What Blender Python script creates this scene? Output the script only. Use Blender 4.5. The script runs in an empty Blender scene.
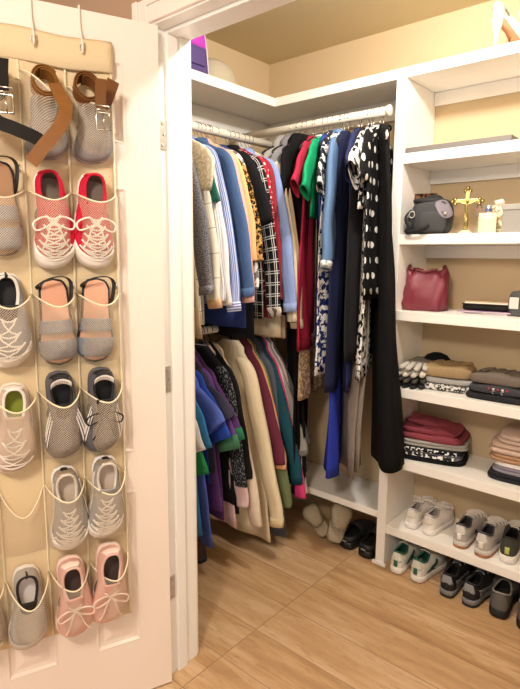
import bpy, bmesh, math, random
from mathutils import Vector, Matrix, Euler
PI=math.pi
C=bpy.context.scene.collection
rnd=random.Random(7)
# ------------------------------------------------------------------ camera numbers
F_,YAW,PIT,ROL,CH=538.8184,.7109,.1637,-.0071,1.4158
W0,H0=520,689
s_,c_=math.sin(YAW),math.cos(YAW); sp_,cp_=math.sin(PIT),math.cos(PIT)
r0=Vector((c_,s_,0)); u0=Vector((-s_*sp_,c_*sp_,cp_)); d0=Vector((-s_*cp_,c_*cp_,-sp_))
rt=r0*math.cos(ROL)-u0*math.sin(ROL); up=r0*math.sin(ROL)+u0*math.cos(ROL)
cam=bpy.data.cameras.new('camera'); co=bpy.data.objects.new('camera',cam); C.objects.link(co)
m3=Matrix((rt,up,-d0)).transposed()
co.matrix_world=Matrix.Translation((0,0,CH))@m3.to_4x4()
cam.sensor_fit='HORIZONTAL'; cam.sensor_width=36; cam.lens=F_*36/W0; cam.clip_start=.02
bpy.context.scene.camera=co
def at(px,py,ax,val):
    """the point of the place seen at a photo pixel, on the plane axis ax = val (metres)"""
    v=d0*1.0+rt*((px-260)/F_)+up*((344.5-py)/F_); o=(0,0,CH)
    t=(val-o[ax])/v[ax]
    return Vector((v.x*t,v.y*t,CH+v.z*t))
# ------------------------------------------------------------------ materials
def lin(h):
    if isinstance(h,str):
        h=h.lstrip('#'); c=[int(h[i:i+2],16)/255 for i in (0,2,4)]
    else: c=h
    return tuple(((x/12.92) if x<=.04045 else ((x+.055)/1.055)**2.4) for x in c)+(1,)
MC={}
def newmat(name):
    m=bpy.data.materials.new(name); m.use_nodes=True
    nt=m.node_tree; b=nt.nodes['Principled BSDF']
    return m,nt,b
class G:
    def __init__(s,nt): s.nt=nt
    def n(s,t,**k):
        x=s.nt.nodes.new(t)
        for a,v in k.items(): setattr(x,a,v)
        return x
    def l(s,a,b): s.nt.links.new(a,b)
    def math(s,op,a,b=None,c=None):
        x=s.n('ShaderNodeMath',operation=op)
        for i,v in enumerate((a,b,c)):
            if v is None: continue
            if isinstance(v,(int,float)): x.inputs[i].default_value=v
            else: s.l(v,x.inputs[i])
        return x.outputs[0]
    def mix(s,f,a,b,bt='MIX'):
        x=s.n('ShaderNodeMix',data_type='RGBA',blend_type=bt)
        if isinstance(f,(int,float)): x.inputs[0].default_value=f
        else: s.l(f,x.inputs[0])
        for i,v in ((6,a),(7,b)):
            if isinstance(v,tuple): x.inputs[i].default_value=v
            else: s.l(v,x.inputs[i])
        return x.outputs[2]
    def coord(s,kind): return s.n('ShaderNodeTexCoord').outputs[kind]
    def noise(s,vec,scale,detail=2,rough=.5,out='Fac',sc=None):
        x=s.n('ShaderNodeTexNoise'); x.inputs['Scale'].default_value=scale; x.inputs['Detail'].default_value=detail; x.inputs['Roughness'].default_value=rough
        if sc:
            mp=s.n('ShaderNodeMapping'); mp.inputs['Scale'].default_value=sc; s.l(vec,mp.inputs[0]); vec=mp.outputs[0]
        s.l(vec,x.inputs['Vector']); return x.outputs[out]
    def vor(s,vec,scale,feat='F1',out='Distance',rand=1):
        x=s.n('ShaderNodeTexVoronoi',feature=feat); x.inputs['Scale'].default_value=scale; x.inputs['Randomness'].default_value=rand
        s.l(vec,x.inputs['Vector']); return x.outputs[out]
    def sep(s,vec):
        x=s.n('ShaderNodeSeparateXYZ'); s.l(vec,x.inputs[0]); return x.outputs
    def bump(s,h,b,st=.2,d=.002):
        x=s.n('ShaderNodeBump'); x.inputs['Strength'].default_value=st; x.inputs['Distance'].default_value=d
        s.l(h,x.inputs['Height']); s.l(x.outputs[0],b.inputs['Normal'])
def plain(col,rough=.6,metal=0,name='paint',bump=0,spec=.5,var=0,bs=120):
    k=('p',str(col),rough,metal,name,bump,spec,var,bs)
    if k in MC: return MC[k]
    m,nt,b=newmat(name); g=G(nt)
    b.inputs['Base Color'].default_value=lin(col); b.inputs['Roughness'].default_value=rough; b.inputs['Metallic'].default_value=metal
    b.inputs['Specular IOR Level'].default_value=spec
    oc=g.coord('Object')
    if var: g.l(g.mix(g.noise(oc,30,3),lin(col),tuple(x*(1-var) for x in lin(col)[:3])+(1,)),b.inputs['Base Color'])
    if bump: g.bump(g.noise(oc,bs,3),b,bump,.003)
    MC[k]=m; return m
def fab(col,pat=None,col2='#ffffff',s=1.0,rough=.9,name='fabric',col3=None,uv=True):
    """woven cloth; patterns live in the cloth's own UV metres"""
    k=('f',str(col),pat,str(col2),s,rough,name,str(col3),uv)
    if k in MC: return MC[k]
    m,nt,b=newmat(name); g=G(nt); A=lin(col); B=lin(col2)
    b.inputs['Roughness'].default_value=rough; b.inputs['Specular IOR Level'].default_value=.15
    vec=g.coord('UV' if uv else 'Object'); X=g.sep(vec)
    U,V=X[0],X[1]
    base=g.mix(g.noise(vec,14,4,.6),tuple(min(1,a*1.06) for a in A[:3])+(1,),tuple(a*.86 for a in A[:3])+(1,))
    def fr(x,p,w):   # narrow line every p metres, width w
        return g.math('LESS_THAN',g.math('FRACT',g.math('DIVIDE',x,p)),w/p)
    if pat=='stripe': out=g.mix(fr(U,.009*s,.0032*s),base,B)
    elif pat=='hstripe': out=g.mix(fr(V,.03*s,.014*s),base,B)
    elif pat=='plaid': out=g.mix(g.math('MAXIMUM',fr(U,.055*s,.003),fr(V,.06*s,.003)),base,B)
    elif pat=='tartan':
        q=g.math('MAXIMUM',g.math('MAXIMUM',fr(U,.05*s,.003),fr(g.math('ADD',U,.009),.05*s,.003)),g.math('MAXIMUM',fr(V,.06*s,.003),fr(g.math('ADD',V,.01),.06*s,.003)))
        out=g.mix(q,base,B)
    elif pat=='leopard':
        d=g.vor(vec,52/s); n=g.noise(vec,60/s,2)
        ring=g.math('MULTIPLY',g.math('GREATER_THAN',d,.25),g.math('LESS_THAN',d,.62))
        spot=g.math('MULTIPLY',ring,g.math('GREATER_THAN',n,.4))
        c=g.mix(g.math('LESS_THAN',d,.28),base,lin(col3 or '#8a5a2c')); out=g.mix(spot,c,B)
    elif pat=='floral':
        n=g.noise(vec,30/s,3,.6); n2=g.vor(vec,26/s)
        f=g.math('GREATER_THAN',g.math('ADD',n,g.math('MULTIPLY',n2,.25)),.62)
        out=g.mix(f,base,B)
        if col3: out=g.mix(g.math('GREATER_THAN',g.noise(vec,17/s,2),.62),out,lin(col3))
    elif pat=='dots':
        P=.062*s
        fx=g.math('SUBTRACT',g.math('FRACT',g.math('DIVIDE',g.math('ADD',U,g.math('MULTIPLY',g.math('FLOOR',g.math('DIVIDE',V,P)),P*.5)),P)),.5)
        fy=g.math('SUBTRACT',g.math('FRACT',g.math('DIVIDE',V,P)),.5)
        d=g.math('ADD',g.math('MULTIPLY',fx,fx),g.math('MULTIPLY',fy,fy))
        out=g.mix(g.math('LESS_THAN',d,.045),base,B)
    elif pat=='speckle': out=g.mix(g.math('GREATER_THAN',g.noise(vec,190/s,2,.7),.53),base,B)
    elif pat=='marl': out=g.mix(g.noise(vec,150/s,3,.8,sc=(1,.25,1)),base,B)
    elif pat=='denim':
        out=g.mix(g.math('MULTIPLY',g.noise(vec,60,4,.8,sc=(3,.5,1)),.55),base,B)
    elif pat=='letters':   # broken white print across the chest
        n=g.noise(vec,45/s,0,.5,sc=(1,.6,1))
        f=g.math('GREATER_THAN',n,.56); out=g.mix(f,base,B)
    elif pat=='knit':
        w=g.math('SINE',g.math('MULTIPLY',U,2*PI/.008)); out=g.mix(g.math('MULTIPLY',g.math('ADD',w,1),.25),base,B)
    else: out=base
    g.l(out,b.inputs['Base Color'])
    wr=g.noise(vec,1,3,.55,sc=(26,5,26) if uv else (30,30,30)); hgt=g.math('ADD',g.math('MULTIPLY',wr,1.0),g.math('MULTIPLY',g.noise(vec,260,2,.6),.06))
    g.bump(hgt,b,.55 if uv else .35,.010 if uv else .004)
    MC[k]=m; return m
# ------------------------------------------------------------------ objects
def link(name,data,parent=None):
    o=bpy.data.objects.new(name,data); C.objects.link(o)
    if parent: o.parent=parent
    return o
def tag(o,label,cat,group=None):
    o['label']=label; o['category']=cat
    if group: o['group']=group
    return o
def struct(o): o['kind']='structure'; return o
def thing(name,label,cat,loc=(0,0,0),rot=None,group=None,mat=None):
    o=link(name,None)
    if mat is not None: o.matrix_world=mat
    else:
        o.location=loc
        if rot: o.rotation_euler=rot
    o.empty_display_size=.05
    return tag(o,label,cat,group)
def fin(name,bm,mat,parent=None,smooth=True,solid=0,offset=-1,sub=0):
    bmesh.ops.recalc_face_normals(bm,faces=bm.faces[:])
    me=bpy.data.meshes.new(name); bm.to_mesh(me); bm.free()
    for p in me.polygons: p.use_smooth=smooth
    for x in (mat if isinstance(mat,(list,tuple)) else [mat]): me.materials.append(x)
    o=link(name,me,parent)
    if solid:
        q=o.modifiers.new('thick','SOLIDIFY'); q.thickness=solid; q.offset=offset
    if sub:
        q=o.modifiers.new('sub','SUBSURF'); q.levels=sub; q.render_levels=sub
    return o
def NB(): return bmesh.new()
def bx(bm,x0,x1,y0,y1,z0,z1,bev=0,seg=2,M=None):
    r=bmesh.ops.create_cube(bm,size=1); vs=r['verts']
    for v in vs: v.co=Vector(((x0+x1)/2+v.co.x*(x1-x0),(y0+y1)/2+v.co.y*(y1-y0),(z0+z1)/2+v.co.z*(z1-z0)))
    es=list({e for v in vs for e in v.link_edges})
    if bev:
        r=bmesh.ops.bevel(bm,geom=es,offset=bev,segments=seg,profile=.5,affect='EDGES'); vs=list({v for f in r['faces'] for v in f.verts}|{v for v in vs if v.is_valid})
    if M is not None:
        for v in vs: v.co=M@v.co
    return vs
def tube(bm,pts,r,seg=8,closed=False,rfun=None,flat=1.0,nrm=None):
    pts=[Vector(p) for p in pts]; n=len(pts); rings=[]; prev=None
    for i,p in enumerate(pts):
        a=pts[(i-1)%n] if (closed or i>0) else p; b=pts[(i+1)%n] if (closed or i<n-1) else p
        t=(b-a).normalized() if (b-a).length>1e-9 else Vector((0,0,1))
        if nrm is not None: e=Vector(nrm); e=(e-t*e.dot(t)).normalized()
        elif prev is None:
            e=t.orthogonal().normalized()
        else: e=(prev-t*prev.dot(t)); e=e.normalized() if e.length>1e-6 else t.orthogonal().normalized()
        prev=e; f=t.cross(e); rr=r*(rfun(i/(n-1)) if rfun else 1)
        rings.append([bm.verts.new(p+e*rr*flat*math.cos(2*PI*k/seg)+f*rr*math.sin(2*PI*k/seg)) for k in range(seg)])
    m=n if closed else n-1
    for i in range(m):
        A=rings[i];B=rings[(i+1)%n]
        for k in range(seg): bm.faces.new((A[k],A[(k+1)%seg],B[(k+1)%seg],B[k]))
    if not closed: bm.faces.new(rings[0][::-1]); bm.faces.new(rings[-1])
    return rings
def smooth_pts(pts,n=6,closed=False):
    P=[Vector(p) for p in pts]; out=[]; N=len(P)
    for i in range(N if closed else N-1):
        if closed: p0,p1,p2,p3=P[i-1],P[i],P[(i+1)%N],P[(i+2)%N]
        else: p0,p1,p2,p3=P[max(i-1,0)],P[i],P[i+1],P[min(i+2,N-1)]
        for k in range(n):
            t=k/n
            out.append(.5*((2*p1)+(p2-p0)*t+(2*p0-5*p1+4*p2-p3)*t*t+(3*p1-p0-3*p2+p3)*t**3))
    if not closed: out.append(P[-1])
    return out
def loft(bm,rings,close=True,caps=(False,False),uv0=0.0):
    """rings of points -> skin with UVs in metres"""
    uvl=bm.loops.layers.uv.verify()
    R=[[bm.verts.new(p) for p in r] for r in rings]; n=len(R[0])
    per=[0]; mid=rings[len(rings)//2]
    for k in range(n): per.append(per[-1]+(Vector(mid[(k+1)%n])-Vector(mid[k])).length)
    Vv=[0]
    for i in range(1,len(R)):
        Vv.append(Vv[-1]+max(.0005,sum((Vector(rings[i][k])-Vector(rings[i-1][k])).length for k in range(0,n,4))/max(1,len(range(0,n,4)))))
    for i in range(len(R)-1):
        for k in range(n if close else n-1):
            k2=(k+1)%n
            f=bm.faces.new((R[i][k],R[i][k2],R[i+1][k2],R[i+1][k]))
            for lp,(a,b_) in zip(f.loops,((k,i),(k+1,i),(k+1,i+1),(k,i+1))): lp[uvl].uv=(uv0+per[a],Vv[b_])
    if caps[0]: bm.faces.new(R[0][::-1])
    if caps[1]: bm.faces.new(R[-1])
    return R
def lathe(bm,prof,seg=20,M=None,caps=True):
    rings=[[Vector((r*math.cos(2*PI*k/seg),r*math.sin(2*PI*k/seg),z)) for k in range(seg)] for r,z in prof]
    if M is not None: rings=[[M@p for p in r] for r in rings]
    loft(bm,rings,True,(caps,caps))
def lerp(a,b,t): return a+(b-a)*t
def interp(tab,x):
    if x<=tab[0][0]: return tab[0][1]
    for (a,va),(b,vb) in zip(tab,tab[1:]):
        if x<=b: return va+(vb-va)*(x-a)/(b-a)
    return tab[-1][1]
def boxobj(name,dims,mat,parent=None,bev=.0015,smooth=False):
    bm=NB(); bx(bm,*dims,bev=bev); return fin(name,bm,mat,parent,smooth)
# ------------------------------------------------------------------ the setting
def wallpaint(col,name):
    m,nt,b=newmat(name); g=G(nt); oc=g.coord('Object')
    b.inputs['Roughness'].default_value=.75; b.inputs['Specular IOR Level'].default_value=.25
    A=lin(col); g.l(g.mix(g.noise(oc,3,3),A,tuple(x*.95 for x in A[:3])+(1,)),b.inputs['Base Color'])
    g.bump(g.noise(oc,160,3),b,.12,.002); return m
WALL=wallpaint('#d2bb97','wall paint beige'); WALLF=wallpaint('#b8967a','wall paint tan front room')
CEIL=wallpaint('#cdbd98','ceiling paint'); WHITE=plain('#faf7f2',.38,name='white semi gloss paint',bump=.04,bs=60)
DOORW=plain('#f4e6da',.42,name='door paint',bump=.05,bs=90)
def floor_mat():
    m,nt,b=newmat('oak plank floor'); g=G(nt); oc=g.coord('Object')
    mp=g.n('ShaderNodeMapping'); mp.inputs['Location'].default_value=(1.22-.3,-1.59+.185*10,0); g.l(oc,mp.inputs[0])
    br=g.n('ShaderNodeTexBrick'); br.offset=.25; br.offset_frequency=1; br.squash=1
    for k,v in (('Scale',1),('Mortar Size',.0018),('Mortar Smooth',.1),('Bias',0),('Brick Width',1.2),('Row Height',.185)): br.inputs[k].default_value=v
    br.inputs['Color1'].default_value=(0,0,0,1); br.inputs['Color2'].default_value=(1,1,1,1); br.inputs['Mortar'].default_value=(.5,.5,.5,1)
    g.l(mp.outputs[0],br.inputs['Vector'])
    cb=g.n('ShaderNodeCombineXYZ'); sx=g.sep(oc)
    tone=br.outputs['Color']; ts=g.n('ShaderNodeSeparateColor'); g.l(tone,ts.inputs[0])
    g.l(g.math('ADD',g.math('MULTIPLY',sx[0],1.0),g.math('MULTIPLY',ts.outputs[0],9)),cb.inputs[0]); g.l(g.math('MULTIPLY',sx[1],6.5),cb.inputs[1]); g.l(ts.outputs[0],cb.inputs[2])
    n1=g.noise(cb.outputs[0],1.7,6,.66); n2=g.noise(cb.outputs[0],9,5,.7)
    cr=g.n('ShaderNodeValToRGB'); g.l(n1,cr.inputs[0]); e=cr.color_ramp
    e.elements[0].position=.3; e.elements[0].color=lin('#a47d57'); e.elements[1].position=.68; e.elements[1].color=lin('#dcbd99')
    x=e.elements.new(.5); x.color=lin('#c39c70')
    c=g.mix(g.math('MULTIPLY',g.math('GREATER_THAN',n2,.58),.35),cr.outputs[0],lin('#97683c'))
    c=g.mix(g.math('MULTIPLY',ts.outputs[0],.45),c,lin('#d5b594'))
    c=g.mix(g.math('MULTIPLY',br.outputs['Fac'],.6),c,lin('#6b4827'))
    g.l(c,b.inputs['Base Color']); b.inputs['Roughness'].default_value=.42; b.inputs['Specular IOR Level'].default_value=.35
    g.bump(g.math('SUBTRACT',n2,g.math('MULTIPLY',br.outputs['Fac'],1.5)),b,.12,.002)
    return m
XL,YB,ZC=-2.02,2.406,2.44; YD0,YD1=1.03,1.165; XJ=-1.29; XR=-.085; ZH=2.045
struct(boxobj('floor',(-3.2,2.2,-2.4,2.6,-.08,0),floor_mat(),bev=0))
struct(boxobj('ceiling',(-3.2,2.2,-2.4,2.6,ZC,ZC+.08),CEIL,bev=0))
struct(boxobj('wall_left',(XL-.1,XL,YD0+.01,YB+.1,0,ZC),WALL,bev=0))
struct(boxobj('wall_back',(XL,1.0,YB,YB+.1,0,ZC),WALL,bev=0))
struct(boxobj('wall_right',(.95,1.05,YD1,YB,0,ZC),WALL,bev=0))
def front_wall():
    bm=NB(); y0,y1=YD0,YD1
    bx(bm,-3.2,XJ-.015,y0,y1,0,ZC); bx(bm,XR+.015,2.2,y0,y1,0,ZC); bx(bm,XJ-.015,XR+.015,y0,y1,ZH+.015,ZC)
    o=fin('wall_front',bm,[WALLF,WALL],None,False)
    for p in o.data.polygons:
        if p.normal.y>.5: p.material_index=1
    struct(o)
front_wall()
# door lining, stops and casing
bm=NB(); bx(bm,XJ-.015,XJ,YD0-.002,YD1+.002,0,ZH,.001); struct(fin('trim_1',bm,WHITE,None,False))
bm=NB(); bx(bm,XR,XR+.015,YD0-.002,YD1+.002,0,ZH,.001); struct(fin('trim_2',bm,WHITE,None,False))
bm=NB(); bx(bm,XJ-.015,XR+.015,YD0-.002,YD1+.002,ZH,ZH+.015,.001); struct(fin('trim_3',bm,WHITE,None,False))
bm=NB(); bx(bm,XJ,XJ+.011,1.072,1.112,0,ZH,.003); bx(bm,XR-.011,XR,1.072,1.112,0,ZH,.003); bx(bm,XJ+.011,XR-.011,1.072,1.112,ZH-.011,ZH,.003); struct(fin('trim_4',bm,WHITE,None,False))
def casing(dims_list,n,y0,sgn):
    bm=NB()
    for (x0,x1,z0,z1,vert,inn) in dims_list:
        a,b=(y0-.013,y0) if sgn<0 else (y0,y0+.013)
        bx(bm,x0,x1,a,b,z0,z1,.003)
        a2=(y0-.019) if sgn<0 else y0+.013; b2=(y0-.013) if sgn<0 else y0+.019
        if vert: xx=(x0,x0+.022) if inn>0 else (x1-.022,x1); bx(bm,xx[0],xx[1],a2,b2,z0,z1,.002)
        else: bx(bm,x0,x1,a2,b2,z1-.022,z1,.002)
    struct(fin('trim_%d'%n,bm,DOORW,None,False))
casing([(XJ-.068,XJ-.005,0,ZH+.068,True,1)],5,YD0,-1)
casing([(XJ-.005,XR+.005,ZH+.004,ZH+.068,False,0)],6,YD0,-1)
casing([(XR+.005,XR+.068,0,ZH+.068,True,-1)],7,YD0,-1)
casing([(XJ-.068,XJ-.005,0,ZH+.068,True,1)],8,YD1,1)
casing([(XJ-.005,XR+.005,ZH+.004,ZH+.068,False,0)],9,YD1,1)
# ------------------------------------------------------------------ built-in closet joinery
XS,YF=-1.742,2.119; ZT0,ZT1=2.122,2.162; SX0,SX1=-1.104,-1.06; BXR=.42
def joinery():
    bm=NB(); bx(bm,XL+.001,XS,YD1+.02,YF+.001,ZT0,ZT1,.002); bx(bm,XL+.001,BXR,YF,YB-.001,ZT0,ZT1,.002)
    sh=fin('top_shelf',bm,WHITE,None,False); tag(sh,'white L-shaped top shelf running above both hanging rods and the bookcase','shelf')
    for (n,dims,lab) in (('cleat',(XL+.001,XL+.02,YD1+.01,YB-.02,2.035,ZT0),None),('cleat',(XL+.02,SX0,YB-.02,YB-.001,2.035,ZT0),None)):
        boxobj(n,dims,WHITE,sh)
    w=thing('bookcase','white built-in open bookcase of shelves to the right of the hanging clothes','shelving',(SX0,YF,0))
    def p(name,d):
        bm=NB(); bx(bm,d[0]-SX0,d[1]-SX0,d[2]-YF,d[3]-YF,d[4],d[5],.002); return fin(name,bm,WHITE,w,False)
    p('side_panel',(SX0,SX1,YF,YB-.001,0.001,ZT0-.001)); p('side_panel',(BXR-.044,BXR,YF,YB-.001,0.001,ZT0-.001))
    for zt in (1.8305,1.506,1.187,.853,.5305,.205):
        p('shelf',(SX1+.0005,BXR-.0445,YF+.001,YB-.001,zt-.041,zt))
    for zt in (ZT0,1.79,1.465): p('cleat',(SX1+.001,BXR-.045,YB-.02,YB-.002,zt-.055,zt-.001))
    p('foot_trim',(SX0-.012,SX1+.012,YF-.012,YF+.004,0.001,.014))
    b=thing('low_shelf','low white shelf under the long hanging clothes, at the left of the bookcase','shelf',(XL,YF,0))
    bm=NB(); bx(bm,.002,SX0-XL-.002,.004,YB-YF-.002,.224,.257,.002); fin('board',bm,WHITE,b,False)
    bm=NB(); bx(bm,.002,SX0-XL-.002,YB-YF-.02,YB-YF-.002,.13,.2235,.002); fin('cleat',bm,WHITE,b,False)
    a=thing('rod_support','white vertical support board on the wall behind the left hanging rod','board',(XL,2.19,0),group=None)
    bm=NB(); bx(bm,.001,.018,-.045,.045,.25,2.033,.002); fin('board',bm,WHITE,a,False)
    a=thing('rod_support','white vertical support board on the back wall behind the back hanging rod','board',(-1.81,YB,0))
    bm=NB(); bx(bm,-.045,.045,-.018,-.001,.26,2.033,.002); fin('board',bm,WHITE,a,False)
joinery()
ROD=plain('#efe9dc',.35,name='white enamel rod')
CHROME=plain('#b9b6b0',.28,1,name='hanger wire'); STEEL=plain('#cdc8bf',.4,.7,name='satin nickel')
RL=(-1.74,1.94); RB=(2.08,1.998); RLo=(-1.74,1.085)
def rod(label,p0,p1,r=.0175):
    t=thing('closet_rod',label,'rod',p0); L=Vector(p1)-Vector(p0)
    bm=NB(); tube(bm,[(0,0,0),L],r,20); fin('rod',bm,ROD,t)
    for q in (Vector((0,0,0)),L):
        bm=NB(); d=L.normalized()*.006; tube(bm,[q-d,q+d],r*1.2,20); fin('flange',bm,ROD,t)
rod('upper white clothes rod along the left wall',(RL[0],YD1+.012,RL[1]),(RL[0],2.2,RL[1]))
rod('long white clothes rod across the back wall',(XL+.008,RB[0],RB[1]),(SX0-.008,RB[0],RB[1]))
rod('lower clothes rod along the left wall under the shirts',(RLo[0],YD1+.012,RLo[1]),(RLo[0],2.2,RLo[1]))
# ------------------------------------------------------------------ the panel door
DA=math.radians(21.5); DD=Vector((-math.sin(DA),-math.cos(DA),0)); DN=Vector((math.cos(DA),-math.sin(DA),0)); DH=Vector((-1.258,1.022,0))
# door frame: local x = from hinge to latch, local y = out of the inner face, z up
DM=Matrix(((DD.x,DN.x,0,DH.x),(DD.y,DN.y,0,DH.y),(0,0,1,0),(0,0,0,1)))
def door():
    W,T,Z0,Z1=.585,.035,.008,2.035
    bm=NB()
    cols=[(.097,.237),(.347,.487)]; rows=[(.2,.71),(.83,1.60),(1.713,1.926)]
    xs=sorted({0,W}|{v for c in cols for v in c}); zs=sorted({Z0,Z1}|{v for c in rows for v in c})
    def quad(a,b,c,d): bm.faces.new([bm.verts.new(p) for p in (a,b,c,d)])
    for Y,sg in ((0,1),(-T,-1)):
        for i in range(len(xs)-1):
            for j in range(len(zs)-1):
                x0,x1,z0,z1=xs[i],xs[i+1],zs[j],zs[j+1]
                if (x0,x1) in cols and (z0,z1) in rows:
                    L=[(0,0),(.006,.001),(.012,-.007),(.024,-.008),(.046,-.0015)]
                    for (a,da),(b,db) in zip(L,L[1:]):
                        o=[(x0+a,z0+a),(x1-a,z0+a),(x1-a,z1-a),(x0+a,z1-a)]; n=[(x0+b,z0+b),(x1-b,z0+b),(x1-b,z1-b),(x0+b,z1-b)]
                        for k in range(4):
                            k2=(k+1)%4; quad((o[k][0],Y+sg*da,o[k][1]),(o[k2][0],Y+sg*da,o[k2][1]),(n[k2][0],Y+sg*db,n[k2][1]),(n[k][0],Y+sg*db,n[k][1]))
                    b,db=L[-1]; quad((x0+b,Y+sg*db,z0+b),(x1-b,Y+sg*db,z0+b),(x1-b,Y+sg*db,z1-b),(x0+b,Y+sg*db,z1-b))
                else: quad((x0,Y,z0),(x1,Y,z0),(x1,Y,z1),(x0,Y,z1))
    for (a,b) in (((0,Z0),(W,Z0)),((W,Z0),(W,Z1)),((W,Z1),(0,Z1)),((0,Z1),(0,Z0))):
        quad((a[0],0,a[1]),(b[0],0,b[1]),(b[0],-T,b[1]),(a[0],-T,a[1]))
    bmesh.ops.remove_doubles(bm,verts=bm.verts[:],dist=1e-5)
    t=struct(fin('door_1',bm,DOORW,None,False)); t.matrix_world=DM
    for z in (1.76,1.032,.322):
        h=boxobj('hinge',(-.0295,-.0275,0,.03,z-.045,z+.045),STEEL,t,0); h.matrix_parent_inverse=Matrix()
    bm=NB()
    for z in (1.76,1.032,.322): pass
    bm.free()
    h=NB(); lathe(h,[(.0,0),(.014,0),(.026,.018),(.028,.03),(.02,.045),(0,.047)],20,Matrix.Translation((W-.06,0,.95))@Matrix.Rotation(-PI/2,4,'X')); fin('knob',h,STEEL,t)
    return t
door1=door()
# hinge leaves belong on the jamb face between door and stop
for o in [x for x in door1.children if x.name.startswith('hinge')]: bpy.data.objects.remove(o)
for i,z in enumerate((1.76,1.032,.322)):
    h=thing('door_hinge',['topmost','middle','lowest'][i]+' of the three satin nickel hinges on the left door jamb','hinge',(XJ,1.052,z))
    bm=NB(); bx(bm,.0005,.003,-.026,.016,-.042,.042,.001); fin('leaf',bm,STEEL,h,False)
    bm=NB()
    bm.free()
    for zz in (-.03,0,.03):
        bm=NB(); lathe(bm,[(.0,0),(.004,0),(.003,.0015),(0,.0018)],10,Matrix.Translation((.003,.002+.006*(zz==0),zz))@Matrix.Rotation(PI/2,4,'Y')); fin('screw',bm,CHROME,h)
    bm=NB(); tube(bm,[(.006,-.024,-.045),(.006,-.024,.045)],.005,12); fin('knuckle',bm,STEEL,h)
# ------------------------------------------------------------------ hangers and garments
BLACKV=plain('#17161a',.85,name='black velvet hanger'); BLACKH=plain('#202024',.35,name='black lacquered hook'); WHITEP=plain('#ece6da',.4,name='white plastic hanger')
LOC={'L':(RL,0),'B':(RB,0),'O':(RLo,0)}
def frame(rodk,pos,swing=0):
    if rodk=='L': return Matrix.Translation((RL[0],pos,RL[1]))@Matrix.Rotation(math.radians(swing),4,'Z')
    if rodk=='O': return Matrix.Translation((RLo[0],pos,RLo[1]))@Matrix.Rotation(math.radians(swing),4,'Z')
    return Matrix.Translation((pos,RB[0],RB[1]))@Matrix.Rotation(math.radians(-90+swing),4,'Z')
ROD_WORD={'L':'upper left rod','B':'back rod','O':'lower left rod'}
GRP={'L':'hangers on the upper left rod','B':'hangers on the back rod','O':'hangers on the lower left rod'}
def hanger(rodk,M,short,white=False,trousers=False):
    hc=CHROME if rodk!='O' else BLACKH; bc=WHITEP if white else BLACKV
    t=thing('clothes_hanger',('white' if white else 'black')+' hanger on the '+ROD_WORD[rodk]+' holding the '+short,'hanger',group=GRP[rodk],mat=M)
    bm=NB(); R=.0195
    pts=[(R*math.cos(a),0,R*math.sin(a)) for a in [math.radians(x) for x in range(-20,205,15)]]
    pts+= [(-R*.9,0,-R*.55),(-R*.35,0,-R*1.35),(0,0,-R*1.9),(0,0,-.062)]
    tube(bm,pts,.0017,6); fin('hook',bm,hc,t)
    bm=NB()
    kx,kz=(.5,1.3) if rodk=='O' else (.88,1.0)
    top=[(x*kx,0,-.06+(z+.06)*kz) for x,z in ((-.205,-.136),(-.19,-.122),(-.1,-.086),(-.03,-.064),(0,-.06),(.03,-.064),(.1,-.086),(.19,-.122),(.205,-.136))]
    tube(bm,smooth_pts(top,3),.0065,8,flat=.55); fin('shoulders',bm,bc,t)
    bm=NB(); tube(bm,[(-.2*kx,0,-.06-.078*kz),(.2*kx,0,-.06-.078*kz)],.004,6); fin('bar',bm,bc,t)
    return t
def ring(a,b,z,cu=0,cv=0,n=36,p=2.3,fold=None,tilt=0):
    out=[]
    for k in range(n):
        th=2*PI*k/n; c,s=math.cos(th),math.sin(th)
        x=a*math.copysign(abs(c)**(2/p),c); y=b*math.copysign(abs(s)**(2/p),s)
        if fold: y+=fold(x+cu,s)
        out.append(Vector((cu+x,cv+y,z+tilt*x)))
    return out
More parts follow.
